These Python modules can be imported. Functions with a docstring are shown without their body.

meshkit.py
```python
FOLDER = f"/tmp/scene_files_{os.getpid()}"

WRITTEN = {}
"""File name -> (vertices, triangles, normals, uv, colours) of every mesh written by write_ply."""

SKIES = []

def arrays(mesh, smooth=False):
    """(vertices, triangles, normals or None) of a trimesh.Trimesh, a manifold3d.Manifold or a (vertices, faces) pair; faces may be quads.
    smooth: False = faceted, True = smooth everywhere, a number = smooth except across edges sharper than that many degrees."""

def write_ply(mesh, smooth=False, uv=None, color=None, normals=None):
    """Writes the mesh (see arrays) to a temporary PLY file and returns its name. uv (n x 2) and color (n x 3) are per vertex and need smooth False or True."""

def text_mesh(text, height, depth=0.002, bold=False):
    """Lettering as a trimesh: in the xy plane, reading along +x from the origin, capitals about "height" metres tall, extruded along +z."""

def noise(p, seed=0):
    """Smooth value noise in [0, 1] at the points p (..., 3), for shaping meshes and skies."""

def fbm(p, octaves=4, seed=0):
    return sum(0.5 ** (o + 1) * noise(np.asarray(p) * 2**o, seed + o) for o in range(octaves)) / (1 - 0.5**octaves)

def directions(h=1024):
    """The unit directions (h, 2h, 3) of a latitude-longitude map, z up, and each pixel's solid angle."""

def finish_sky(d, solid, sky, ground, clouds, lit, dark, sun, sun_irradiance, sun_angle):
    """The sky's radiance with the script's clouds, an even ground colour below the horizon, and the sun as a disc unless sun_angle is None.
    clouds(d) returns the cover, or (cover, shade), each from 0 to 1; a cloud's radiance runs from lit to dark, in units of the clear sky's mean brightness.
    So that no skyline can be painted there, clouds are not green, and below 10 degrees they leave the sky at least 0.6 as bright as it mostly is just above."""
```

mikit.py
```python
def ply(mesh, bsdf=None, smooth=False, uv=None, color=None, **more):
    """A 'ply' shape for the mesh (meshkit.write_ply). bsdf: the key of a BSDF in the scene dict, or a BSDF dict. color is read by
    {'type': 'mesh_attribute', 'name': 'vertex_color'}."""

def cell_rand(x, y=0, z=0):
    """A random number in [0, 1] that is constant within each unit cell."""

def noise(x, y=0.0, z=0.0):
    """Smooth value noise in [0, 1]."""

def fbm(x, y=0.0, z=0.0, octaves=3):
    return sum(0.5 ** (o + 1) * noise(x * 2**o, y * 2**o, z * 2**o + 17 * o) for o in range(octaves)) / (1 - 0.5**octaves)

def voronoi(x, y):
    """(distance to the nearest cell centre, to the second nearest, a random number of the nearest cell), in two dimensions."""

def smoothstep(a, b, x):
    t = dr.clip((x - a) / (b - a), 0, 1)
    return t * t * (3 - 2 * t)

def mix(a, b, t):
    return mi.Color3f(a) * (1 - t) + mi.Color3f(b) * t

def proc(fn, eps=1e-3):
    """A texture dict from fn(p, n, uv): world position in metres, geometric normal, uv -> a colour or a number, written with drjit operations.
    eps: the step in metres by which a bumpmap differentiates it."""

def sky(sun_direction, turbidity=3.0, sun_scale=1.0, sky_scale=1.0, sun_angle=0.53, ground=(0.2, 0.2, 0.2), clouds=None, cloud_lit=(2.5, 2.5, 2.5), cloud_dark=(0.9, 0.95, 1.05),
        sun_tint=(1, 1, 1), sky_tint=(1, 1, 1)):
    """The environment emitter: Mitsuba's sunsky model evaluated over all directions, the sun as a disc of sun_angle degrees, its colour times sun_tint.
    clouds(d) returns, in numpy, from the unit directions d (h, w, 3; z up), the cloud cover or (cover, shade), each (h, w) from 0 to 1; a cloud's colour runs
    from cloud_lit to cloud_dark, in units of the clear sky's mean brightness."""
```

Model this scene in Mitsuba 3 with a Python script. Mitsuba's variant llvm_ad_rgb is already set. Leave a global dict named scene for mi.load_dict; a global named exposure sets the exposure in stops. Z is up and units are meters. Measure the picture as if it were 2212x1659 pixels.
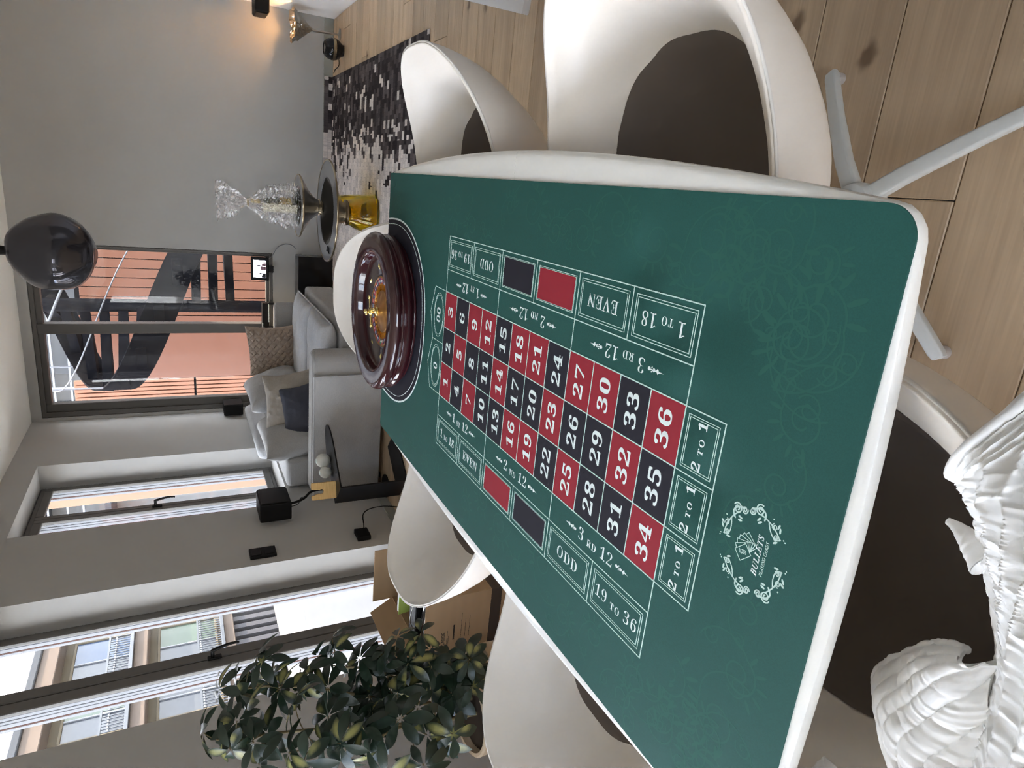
import math, random, glob
import numpy as np, trimesh, mitsuba as mi, drjit as dr
import manifold3d as m3
import shapely
from shapely import affinity
from shapely.geometry import Polygon, LineString, box as sbox
from shapely.ops import unary_union
import mikit, meshkit
from mikit import proc, noise, fbm, cell_rand, smoothstep, mix

T = mi.ScalarTransform4f
rng = np.random.default_rng(7)
random.seed(7)
scene, labels = {}, {}

# ------------------------------------------------------------------ camera, sky, exposure
CAM = np.array([0.41885, -1.28800, 1.39893])
FWD = np.array([-0.282813, 0.841208, -0.460854])
UPV = np.array([0.954044, 0.296336, -0.044560])      # the photograph lies on its side: its top is the room's right
scene['camera'] = {'type': 'perspective', 'fov_axis': 'x', 'fov': 2 * math.degrees(math.atan(1106 / 1377.69)), 'near_clip': 0.02, 'far_clip': 400.0,
                   'to_world': T().look_at(origin=CAM.tolist(), target=(CAM + FWD).tolist(), up=UPV.tolist())}



def clouds(d):
    n = meshkit.fbm(d * np.array([3, 3, 5.0]) + 4.0, 4)
    cover = np.clip((n - 0.30) * 4.0, 0, 1) * 0.9
    return cover, np.clip((n - 0.6) * 2, 0, 0.5)


scene['sky'] = mikit.sky((0.42, 0.52, 0.74), turbidity=3.5, sun_scale=0.30, sky_scale=1.0, ground=(0.25, 0.25, 0.25), clouds=clouds, cloud_lit=(3.2, 3.25, 3.3), cloud_dark=(2.3, 2.35, 2.45))
exposure = 5.12


# ------------------------------------------------------------------ helpers: keys, labels, meshes
def numbered(key):
    if not any(k == key or k.startswith(key + '__') for k in scene) and key not in labels:
        return key
    i = 1
    while True:
        k = f'{key}_{i:03d}'
        if k not in scene and k not in labels and not any(q.startswith(k + '__') for q in scene):
            return k
        i += 1


_count = {}


def fresh(key):
    """the next free number of a key, quickly"""
    n = _count.get(key, 0)
    _count[key] = n + 1
    return key if n == 0 else f'{key}_{n:03d}'


def lab(key, label=None, cat=None, group=None, kind=None):
    d = {}
    if label: d['label'] = label
    if cat: d['category'] = cat
    if group: d['group'] = group
    if kind: d['kind'] = kind
    labels[key] = d


def thing(name, label, cat, group=None):
    k = fresh(name)
    lab(k, label, cat, group)
    return k


def put(parent, name, mesh, bsdf, smooth=False, label=None, kind=None, tw=None, **kw):
    """one entry: a part of parent (or a top-level object when parent is None)"""
    key = fresh(f'{parent}__{name}' if parent else name)
    d = mesh if isinstance(mesh, dict) else mikit.ply(mesh, bsdf, smooth=smooth, **kw)
    if tw is not None:
        d = {**d, 'to_world': tw}
    scene[key] = d
    if label or kind:
        lab(key, label, None, None, kind)
    return key


def struct(name, mesh, bsdf, smooth=False, label=None):
    k = put(None, name, mesh, bsdf, smooth)
    lab(k, label, None, None, 'structure')
    return k


cat = trimesh.util.concatenate


def move(m, x=0, y=0, z=0, rz=0, rx=0, ry=0):
    m = m.copy()
    if rx: m.apply_transform(trimesh.transformations.rotation_matrix(rx, [1, 0, 0]))
    if ry: m.apply_transform(trimesh.transformations.rotation_matrix(ry, [0, 1, 0]))
    if rz: m.apply_transform(trimesh.transformations.rotation_matrix(rz, [0, 0, 1]))
    m.apply_translation([x, y, z])
    return m


def bx(x0, x1, y0, y1, z0, z1, c=0.0):
    """a box, with 45 degree chamfers of c"""
    if c <= 0:
        return trimesh.creation.box(bounds=[[x0, y0, z0], [x1, y1, z1]])
    c = min(c, (x1 - x0) * .45, (y1 - y0) * .45, (z1 - z0) * .45)
    p = []
    for x, sx in ((x0, 1), (x1, -1)):
        for y, sy in ((y0, 1), (y1, -1)):
            for z, sz in ((z0, 1), (z1, -1)):
                p += [(x + sx * c, y + sy * c, z), (x + sx * c, y, z + sz * c), (x, y + sy * c, z + sz * c)]
    return trimesh.convex.convex_hull(np.array(p))


def rbox(x0, x1, y0, y1, z0, z1, r, seg=16):
    """a box with round edges"""
    r = min(r, (x1 - x0) * .49, (y1 - y0) * .49, (z1 - z0) * .49)
    s = m3.Manifold.sphere(r, seg)
    h = m3.Manifold.batch_hull([s.translate([x, y, z]) for x in (x0 + r, x1 - r) for y in (y0 + r, y1 - r) for z in (z0 + r, z1 - r)])
    return tm(h)


def tm(man):
    q = man.to_mesh()
    return trimesh.Trimesh(np.array(q.vert_properties[:, :3]), np.array(q.tri_verts), process=False)


def grid_mesh(P, wrap_u=False, wrap_v=False):
    """P (n, m, 3) -> a sheet of quads"""
    n, m = P.shape[:2]
    idx = np.arange(n * m).reshape(n, m)
    a = np.concatenate([idx, idx[:1]], 0) if wrap_u else idx
    a = np.concatenate([a, a[:, :1]], 1) if wrap_v else a
    q = np.stack([a[:-1, :-1], a[1:, :-1], a[1:, 1:], a[:-1, 1:]], -1).reshape(-1, 4)
    f = np.vstack([q[:, [0, 1, 2]], q[:, [0, 2, 3]]])
    return trimesh.Trimesh(P.reshape(-1, 3), f, process=False)


def lathe(prof, n=48, x=0, y=0, z=0):
    """prof: (r, z) pairs, from the bottom up on the outside"""
    prof = np.array(prof, float)
    a = np.linspace(0, 2 * np.pi, n, endpoint=False)
    P = np.stack([prof[None, :, 0] * np.cos(a)[:, None] + x, prof[None, :, 0] * np.sin(a)[:, None] + y, np.repeat(prof[None, :, 1], n, 0) + z], -1)
    m = grid_mesh(P, wrap_u=True)
    m.update_faces(m.area_faces > 1e-12)
    return m


def spline(pts, n=40):
    from scipy.interpolate import CubicSpline
    pts = np.array(pts, float)
    s = np.r_[0, np.cumsum(np.linalg.norm(np.diff(pts, axis=0), axis=1))]
    return CubicSpline(s, pts)(np.linspace(0, s[-1], n))


def tube(pts, r, n=8, closed=False):
    pts = np.array(pts, float)
    r = np.broadcast_to(np.asarray(r, float), (len(pts),))
    t = np.gradient(pts, axis=0)
    if closed:
        t = np.roll(pts, -1, 0) - np.roll(pts, 1, 0)
    t /= np.linalg.norm(t, axis=1, keepdims=True) + 1e-12
    up = np.array([0, 0, 1.0]) if abs(t[0, 2]) < .9 else np.array([1.0, 0, 0])
    rings, u = [], np.cross(t[0], up)
    for i in range(len(pts)):
        u = u - t[i] * (u @ t[i]); u /= np.linalg.norm(u) + 1e-12
        w = np.cross(t[i], u)
        a = np.linspace(0, 2 * np.pi, n, endpoint=False)
        rings.append(pts[i] + r[i] * (np.cos(a)[:, None] * u + np.sin(a)[:, None] * w))
    P = np.array(rings)
    m = grid_mesh(P, wrap_u=closed, wrap_v=True)
    if not closed:
        k = len(m.vertices)
        v = np.vstack([m.vertices, pts[:1], pts[-1:]])
        i = np.arange(n); j = (i + 1) % n; e = (len(pts) - 1) * n
        f = np.vstack([m.faces, np.stack([np.full(n, k), j, i], 1), np.stack([np.full(n, k + 1), e + i, e + j], 1)])
        m = trimesh.Trimesh(v, f, process=False)
    m.invert()
    return m


def prism(poly, z0, z1):
    out = []
    for g in getattr(poly, 'geoms', [poly]):
        if g.is_empty or g.area < 1e-12: continue
        e = trimesh.creation.extrude_polygon(g, z1 - z0, engine='earcut')
        e.apply_translation([0, 0, z0])
        out.append(e)
    return cat(out)


def pillow(w, h, t, n=33, p=2.4, seed=0, wr=0.006, pinch=0.05):
    """a stuffed cushion: w x h in the xy plane, thickness t, pointed corners"""
    u = np.linspace(-1, 1, n)
    U, V = np.meshgrid(u, u, indexing='ij')
    pin = 1 - pinch * np.cos(U * np.pi / 2) * np.abs(V) ** 2
    pin2 = 1 - pinch * np.cos(V * np.pi / 2) * np.abs(U) ** 2
    X, Y = U * pin2 * w / 2, V * pin * h / 2
    Z = (np.clip(1 - np.abs(U) ** p, 0, 1) * np.clip(1 - np.abs(V) ** p, 0, 1)) ** .5 * t / 2
    q = np.stack([X * 14, Y * 14, np.zeros_like(X)], -1)
    N = (meshkit.fbm(q + seed * 7.3, 3) - .5) * wr * 2 * np.minimum(1, Z / (t * .2))
    top = np.stack([X, Y, Z + N], -1)
    bot = np.stack([X, Y, -Z + N], -1)
    a = grid_mesh(top); b = grid_mesh(bot); b.invert()
    m = cat([a, b]); m.merge_vertices()
    return m


# ------------------------------------------------------------------ materials
def bs(name, d):
    scene[name] = d
    return name


def rough(name, rgb, r=0.5, spec=0.5, **k):
    c = rgb if isinstance(rgb, dict) else {'type': 'rgb', 'value': list(rgb)}
    return bs(name, {'type': 'twosided', 'b': {'type': 'principled', 'base_color': c, 'roughness': r, 'specular': spec, **k}})


def bump(name, inner, fn, scale, eps=1e-3):
    return bs(name, {'type': 'twosided', 'b': {'type': 'bumpmap', 'scale': scale, 'tex': proc(fn, eps), 'b': inner}})


def pr(c, r=0.5, spec=0.5, **k):
    c = c if isinstance(c, dict) else {'type': 'rgb', 'value': list(c)}
    return {'type': 'principled', 'base_color': c, 'roughness': r, 'specular': spec, **k}


def wall_tex(c):
    def f(p, n, uv):
        v = fbm(p.x * 1.3 + p.z * .7, p.y * 1.3, p.z * 1.1) - .5
        return mi.Color3f(*c) * (1 + .05 * v)
    return proc(f)


rough('mat_wall', wall_tex((.44, .437, .422)), .9, .2)
rough('mat_ceiling', wall_tex((.72, .72, .68)), .95, .2)
rough('mat_wall_bounce_cut', (.20, .195, .19), .8, .3)  # for the unseen right wall, dark so less light bounces to the left
rough('mat_white_wall', (.78, .78, .77), .8, .3)
rough('mat_frame', (.105, .100, .092), .45, .5)
rough('mat_baseboard', (.30, .31, .28), .5, .5)
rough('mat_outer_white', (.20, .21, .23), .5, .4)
rough('mat_black_plastic', (.006, .006, .0065), .55, .18)
rough('mat_black_satin', (.004, .004, .004), .45, .22)
rough('mat_black_gloss', (.006, .006, .007), .08, .4)
bs('mat_glass', {'type': 'thindielectric'})

WP, Y0, PL = 0.2092, -0.082, 2.1       # plank width, a joint, plank length


def oak(p, n, uv):
    row = dr.floor((p.y - Y0) / WP)
    off = (row * .618 - dr.floor(row * .618)) * PL
    k = dr.floor((p.x + off) / PL)
    t = cell_rand(row + 50, k + 9, 3)
    t2 = cell_rand(row + 50, k + 9, 8)
    lx, ly = p.x * 1.0 + t * 17, (p.y) * 9 + t2 * 31
    warp = fbm(lx * 1.3, ly * .35, t * 9) * 2.2
    ring = noise(lx * .7 + 3, (ly + warp) * 2.2, t * 5)
    fine = .5 * fbm(p.x * 7, p.y * 230, t * 3) + .5 * fbm(p.x * 2.2, (p.y + .012 * noise(p.x * 5, p.y * 3)) * 55, t * 7)
    mot = fbm(p.x * 2.3 + t * 5, p.y * 7, 2.0)
    # a knot now and then
    kx, ky = dr.floor(p.x / .55), row
    kr = cell_rand(kx + 70, ky + 70, 5)
    cx, cy = (kx + .2 + .6 * cell_rand(kx + 70, ky + 70, 6)) * .55, Y0 + (row + .2 + .6 * cell_rand(kx + 70, ky + 70, 7)) * WP
    dk = dr.sqrt(dr.square((p.x - cx) / 1.6) + dr.square(p.y - cy))
    knot = dr.select(kr > .72, 1 - smoothstep(.004, .030, dk + .012 * (noise(p.x * 60, p.y * 60) - .5)), 0)
    c = mix((.60, .455, .305), (.42, .30, .195), dr.clip(.60 * ring + 1.35 * (fine - .42) + .35 * (mot - .5), 0, 1))
    c = c * (0.86 + .28 * t)
    return mix(c, (.13, .075, .04), knot * .8)


bump('mat_oak', pr(proc(oak), .42, .45), lambda p, n, uv: fbm(p.x * 8, p.y * 160, 0.0), .0006)

RX1, RY0, RY1 = 1.307, 2.709, 5.372


def rug_tex(p, n, uv):
    tx, ty = .058, .050
    # the rug's upturned far edge keeps its tiles upright
    yy = p.y + p.z
    row = dr.floor(yy / ty)
    sh = cell_rand(row + 40, 3, 1)
    col = dr.floor(p.x / tx + .5 * (row - 2 * dr.floor(row / 2)))
    r1, r2 = cell_rand(col + 99, row + 99, 1), cell_rand(col + 99, row + 99, 2)
    d = dr.minimum(dr.minimum(RX1 - p.x, p.y - RY0), 6.0)
    dr_ = d + .16 * (r2 - .5)
    dark = dr.select(RX1 - p.x + .16 * (r2 - .5) < .52, .90, dr.clip(.60 - (RX1 - p.x - .52) * 1.25, .015, .60))
    nearb = p.y - RY0
    dark = dr.maximum(dark, dr.clip(.95 - nearb * 2.3, .0, .9))
    isd = r1 < dark
    deep = mix((.018, .014, .016), (.13, .11, .11), dr.square(cell_rand(col + 99, row + 99, 4)))
    light = mix((.74, .68, .64), (.50, .46, .44), r2)
    fx = p.x / tx + .5 * (row - 2 * dr.floor(row / 2)) - col
    fy = yy / ty - row
    edge = dr.minimum(dr.minimum(fx, 1 - fx) * tx, dr.minimum(fy, 1 - fy) * ty)
    c = dr.select(isd, deep, light)
    return c * (.72 + .28 * smoothstep(0, .004, edge)) * (.85 + .3 * noise(p.x * 300, p.y * 300))


rough('mat_rug', proc(rug_tex), .8, .25)

# felt mat, its prints
def felt(p, n, uv):
    v = fbm(p.x * 5, p.y * 5) - .5
    q = noise(p.x * 900, p.y * 900) - .5
    return mi.Color3f(.0175, .081, .068) * (1 + .10 * v + .16 * q)


def soft_dents(p, n, uv):
    s = mi.Float(0)
    for x, y, r in ((.335, -.48, .05), (.245, -.56, .045), (.14, -.62, .05), (.055, -.69, .045), (.30, -.66, .07)):
        s -= dr.exp(-(dr.square(p.x - x) + dr.square(p.y - y)) / (r * r))
    return s + .6 * fbm(p.x * 4, p.y * 4, 0.0, 2)


bump('mat_felt', pr(proc(felt), .75, .25, sheen=.3), soft_dents, .010, 4e-3)
rough('mat_print_faint', (.0225, .096, .074), .75, .25)
rough('mat_print_white', (.72, .80, .78), .7, .3)
rough('mat_print_line', (.50, .66, .60), .7, .3)
rough('mat_print_red', (.285, .022, .034), .75, .3)
rough('mat_print_black', (.017, .016, .024), .75, .3)
rough('mat_table_white', (.80, .79, .745), .16, .5)

# ------------------------------------------------------------------ room shell
XL, XR, YB, ZC = -1.96, 1.797, 5.385, 2.60
YR, YF = -2.7, 5.70
XO = -2.266
floor_k = 'floor'
struct('floor', bx(XO, XR + .2, YR, YF, -.10, -.012), 'mat_frame', label='oak plank floor')
# one entry per plank
r0, r1 = math.floor((YR - Y0) / WP), math.floor((YB - Y0) / WP)
for row in range(r0, r1 + 1):
    off = ((row * .618) % 1.0) * PL
    ya, yb = max(Y0 + row * WP, YR), min(Y0 + (row + 1) * WP, YB + .02)
    k0, k1 = math.floor((XL - .22 + off) / PL), math.floor((XR + off) / PL)
    for k in range(k0, k1 + 1):
        xa, xb = max(k * PL - off, XL - .2), min((k + 1) * PL - off, XR)
        if xb - xa < .02 or yb - ya < .02: continue
        g = .0012
        put('floor', 'plank', bx(xa + g, xb - g, ya + g, yb - g, -.012, 0.0 - .0006 * rng.random(), .0022), 'mat_oak')


def wall_with_holes(axis, a0, a1, z0, z1, t0, t1, holes):
    """a wall in the plane of (axis, z), from t0 to t1 across, with rectangular openings (u0, u1, z0, z1)"""
    P = sbox(a0, z0, a1, z1)
    for h in holes:
        P = P.difference(sbox(h[0], h[2], h[1], h[3]))
    e = trimesh.creation.extrude_polygon(P, t1 - t0, engine='earcut')
    v = e.vertices.copy()
    if axis == 'y':      # u along y, extrusion along x
        e.vertices = np.stack([v[:, 2] + t0, v[:, 0], v[:, 1]], 1)
    else:                # u along x, extrusion along y
        e.vertices = np.stack([v[:, 0], v[:, 2] + t0, v[:, 1]], 1)
        e.invert()
    trimesh.repair.fix_normals(e)
    return e


W1 = (3.240, 4.360, .700, 2.412)
W2 = (1.358, 2.470, .060, 2.420)
W3 = (-2.62, .38, .760, 2.560)  # unseen window, added and sized for its light on the dining area
struct('wall_left', wall_with_holes('y', YR, YF, -.1, ZC + .2, XO, XL, [W1, W2, W3]), 'mat_wall', label='grey beige wall on the window side')
WB = (-1.930, -.358, .545, 2.520)
struct('wall_back', wall_with_holes('x', XO, XR + .2, -.1, ZC + .2, YB, YF, [WB]), 'mat_wall', label='grey wall behind the sofa')
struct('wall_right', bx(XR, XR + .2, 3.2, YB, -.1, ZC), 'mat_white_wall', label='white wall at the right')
struct('wall_right', bx(XR, XR + .2, YR, 3.2, -.1, ZC), 'mat_wall_bounce_cut', label='unseen right wall, darkened to cut bounced light')
struct('wall_rear', wall_with_holes('x', XO, XR + .2, -.1, ZC + .2, YR, YR + .2, [(-.55, .45, .9, 2.3)]), 'mat_wall', label='unseen wall behind the camera, its opening added for light')  # the opening is added to let in sky light from behind
struct('ceiling', bx(XO, XR + .2, YR, YF, ZC, ZC + .2), 'mat_ceiling')
struct('baseboard_back', bx(-.35, XR, YB - .014, YB - .0005, .0, .082, .002), 'mat_baseboard')
struct('baseboard_left', cat([bx(XL + .0005, XL + .014, 2.49, 5.37, 0, .07, .002), bx(XL + .0005, XL + .014, .40, 1.34, 0, .07, .002)]), 'mat_baseboard')


def ring(axis, u0, u1, z0, z1, b, t0, t1, c=.004):
    """a rectangular frame of border b (or (left, right, bottom, top))"""
    bl, br, bb, bt = b if isinstance(b, tuple) else (b, b, b, b)
    def B(a0, a1, c0, c1):
        return bx(t0, t1, a0, a1, c0, c1, c) if axis == 'y' else bx(a0, a1, t0, t1, c0, c1, c)
    return cat([B(u0, u0 + bl, z0, z1), B(u1 - br, u1, z0, z1), B(u0 + bl, u1 - br, z0, z0 + bb), B(u0 + bl, u1 - br, z1 - bt, z1)])


def pane(axis, u0, u1, z0, z1, t):
    q = np.array([[u0, z0], [u1, z0], [u1, z1], [u0, z1]])
    v = np.stack([np.full(4, t), q[:, 0], q[:, 1]], 1) if axis == 'y' else np.stack([q[:, 0], np.full(4, t), q[:, 1]], 1)
    return trimesh.Trimesh(v, [[0, 1, 2], [0, 2, 3]], process=False)


rough('mat_terracotta_trim', (.10, .05, .04), .8, .2)


def side_window(name, H, label, mull, low, handle_z, hand):
    y0, y1, z0, z1 = H
    k = fresh(name)
    lab(k, label, None, None, 'structure')
    fx0, fx1 = -2.165, -2.140
    yc = .5 * (y0 + y1)
    put(k, 'frame', ring('y', y0 + .004, y1 - .02, z0 + .004, z1 - .01, .035, fx0, fx1 - .008), 'mat_frame')
    for s, (a, b) in enumerate(((y0 + .03, yc - mull / 2), (yc + mull / 2, y1 - .045))):
        a2, b2 = (a, b + mull * .48) if s == 0 else (a - mull * .48, b)
        sash = put(k, 'sash', ring('y', a2, b2, z0 + .03, z1 - .04, (.05 if s == 0 else mull * .46, mull * .46 if s == 0 else .045, low, .055), fx0, fx1), 'mat_frame')
        put(k, 'pane', pane('y', a2 + .03, b2 - .03, z0 + .05, z1 - .06, -2.154), 'mat_glass')
    # white and brick-red outer trims, with dark gaps between them
    for (xa, xb, m, nm, cov) in ((-2.187, -2.168, 'mat_outer_white', 'outer_trim', .030), (-2.207, -2.191, 'mat_outer_white', 'outer_trim', .028), (-2.233, -2.211, 'mat_outer_white', 'outer_trim', .025), (-2.2435, -2.2355, 'mat_terracotta_trim', 'brick_trim', .022), (-2.264, -2.246, 'mat_outer_white', 'outer_trim', .018)):
        put(k, nm, ring('y', y0 + .002, y1 - .002, z0 + .002, z1 - .002, cov, xa, xb, .002), m)
        put(k, nm, bx(xa, xb, yc - .5 * mull + .01 + (.03 - cov), yc + .5 * mull - .01 - (.03 - cov), z0 + cov, z1 - cov, .002), m)
    # handle: rosette, neck and curved lever
    hx = fx1
    hy = yc + hand
    hk = put(k, 'handle', cat([rbox(hx, hx + .012, hy - .016, hy + .016, handle_z - .035, handle_z + .035, .006), move(trimesh.creation.cylinder(.009, .05, sections=14), hx + .03, hy, handle_z + .01, ry=math.pi / 2)]), 'mat_black_satin', True)
    put(k, 'lever', tube(spline([(hx + .05, hy, handle_z + .012), (hx + .057, hy + .003, handle_z - .02), (hx + .062, hy + .012, handle_z - .07), (hx + .058, hy + .016, handle_z - .125)], 16), np.linspace(.010, .006, 16), 8), 'mat_black_satin', True)
    return k


side_window('window_1', W1, 'narrow two-sash window above the sofa, dark grey frame', .100, .055, 1.60, 0)
w2 = side_window('window_2', W2, 'tall two-sash window behind the plant, dark grey frame', .150, .10, 1.30, 0)
side_window('window_3', W3, 'unseen wide window added to light the dining table', .08, .06, 1.20, 0)
# a pair of spectacles-shaped key loop on window_2's handle is its black lever backplate

k = fresh('window_4')
lab(k, 'large two-pane window in the back wall, grey frame', None, None, 'structure')
put(k, 'frame', ring('x', WB[0] + .002, WB[1] - .002, WB[2] + .002, WB[3] - .002, (.045, .018, .030, .035), YB + .004, YB + .20), 'mat_frame')
put(k, 'sash', ring('x', WB[0] + .045, WB[1] - .018, WB[2] + .030, WB[3] - .035, (.075, .022, .028, .045), YB + .03, YB + .11), 'mat_frame')
put(k, 'mullion', bx(-1.152, -1.060, YB + .01, YB + .12, WB[2] + .03, WB[3] - .035, .004), 'mat_frame')
put(k, 'pane', pane('x', -1.83, -1.13, .58, 2.46, YB + .07), 'mat_glass')
put(k, 'pane', pane('x', -1.08, -.38, .58, 2.46, YB + .07), 'mat_glass')

# ------------------------------------------------------------------ dining table
TZ = 0.740


def table_outline(inset=0.0):
    """a boat-shaped top: gently bowed sides, rounded corners"""
    ys = np.linspace(-.93, .897, 48)
    right = [(.512 - .077 * (y - .02) ** 2, y) for y in ys]
    left = [(-.486 + .045 * y * y, y) for y in ys]
    P = Polygon(right + left[::-1])
    near = Polygon([(x, -.914 + (.13 if x > 0 else .05) * x * x) for x in np.linspace(-.7, .7, 57)] + [(.7, 1.2), (-.7, 1.2)])
    P = P.intersection(near)
    P = unary_union([P.buffer(-.042).buffer(.042, quad_segs=12), P.intersection(sbox(-1, .5, 1, 1)).buffer(-.012).buffer(.012, quad_segs=8)])
    return P.buffer(-inset, quad_segs=12)


tb = thing('dining_table', 'white lacquered dining table with bowed sides under the green gaming mat', 'table')
# the top in three leaves with hairline seams between them
def loft_top():
    P = table_outline()
    n_ = 360
    c = np.array([P.exterior.interpolate(t, normalized=True).coords[0] for t in np.linspace(0, 1, n_, endpoint=False)])
    if not P.exterior.is_ccw: c = c[::-1]
    tn = np.roll(c, -1, 0) - np.roll(c, 1, 0)
    tn /= np.linalg.norm(tn, axis=1, keepdims=True)
    nrm = np.stack([-tn[:, 1], tn[:, 0]], 1)
    R_ = []
    for ins, z in ((.022, -.034), (.010, -.031), (.003, -.026), (0, -.019), (0, -.010), (.0015, -.005), (.005, -.0018), (.011, -.0003), (.020, 0)):
        q = c + nrm * ins
        R_.append(np.concatenate([q, np.full((n_, 1), TZ + z)], 1))
    k_ = len(R_)
    m = grid_mesh(np.array(R_), wrap_v=True)
    tri = trimesh.creation.triangulate_polygon(Polygon(R_[-1][:, :2]), engine='earcut')
    from scipy.spatial import cKDTree
    ix = cKDTree(R_[0][:, :2]); ix1 = cKDTree(R_[-1][:, :2])
    mp = ix1.query(tri[0])[1]
    f = tri[1]
    v2 = R_[-1][:, :2][mp]
    cr_ = np.cross(v2[f[:, 1]] - v2[f[:, 0]], v2[f[:, 2]] - v2[f[:, 0]])
    f = np.where((cr_ < 0)[:, None], f[:, ::-1], f)
    top = mp[f] + (k_ - 1) * n_
    bot = mp[f][:, ::-1]
    m = trimesh.Trimesh(m.vertices, np.vstack([m.faces, top, bot]), process=False)
    trimesh.repair.fix_normals(m)
    return m3.Manifold(m3.Mesh(m.vertices.astype(np.float32), m.faces.astype(np.uint32)))


TOP = loft_top()
for a, b in ((-2, .0), (.0012, .52), (.5212, 2)):
    q = TOP.trim_by_plane((0, 1, 0), a).trim_by_plane((0, -1, 0), -b)
    put(tb, 'top_leaf', tm(q), 'mat_table_white', 30)
put(tb, 'underframe', bx(-.30, .30, -.36, .78, TZ - .085, TZ - .034, .004), 'mat_table_white')
for sx in (-1, 1):
    for yy in (-.32, .74):
        put(tb, 'leg', rbox(sx * .27 - .03, sx * .27 + .03, yy - .03, yy + .03, 0, TZ - .034, .008, 10), 'mat_table_white', 40)

# ------------------------------------------------------------------ the printed roulette mat
MZ = TZ + .0028
mt = thing('roulette_mat', 'dark green roulette layout mat spread along the white table', 'gaming mat')
mat_poly = Polygon([(-.45, -.902), (.45, -.893), (.45, .900), (-.45, .900)])
cr = .040
mat_poly = unary_union([mat_poly.buffer(-cr).buffer(cr, quad_segs=10), sbox(-.45, .6, .45, .9).buffer(-.012).buffer(.012)])
gx, gy = np.meshgrid(np.linspace(-.45, .45, 61), np.linspace(-.9, .9, 121), indexing='ij')
put(mt, 'cloth', prism(mat_poly, TZ + .0003, MZ), 'mat_felt')


def serif(s, italic=False):
    """lettering with serifs, as a shapely shape in cap heights, lower left at the origin; kept with its advance"""
    from PIL import Image, ImageDraw, ImageFont
    fn = glob.glob('/opt/blender-*/*/datafiles/fonts/NotoSansMath-Regular.woff2')[0]
    out = []
    for ch in s:
        if ch.isdigit(): out.append(chr(0x1D7CE + int(ch)))
        elif ch.isalpha(): out.append(chr((0x1D468 if italic else 0x1D400) + ord(ch) - 65))
        else: out.append(ch)
    return ''.join(out), fn


_glyph = {}


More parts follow.
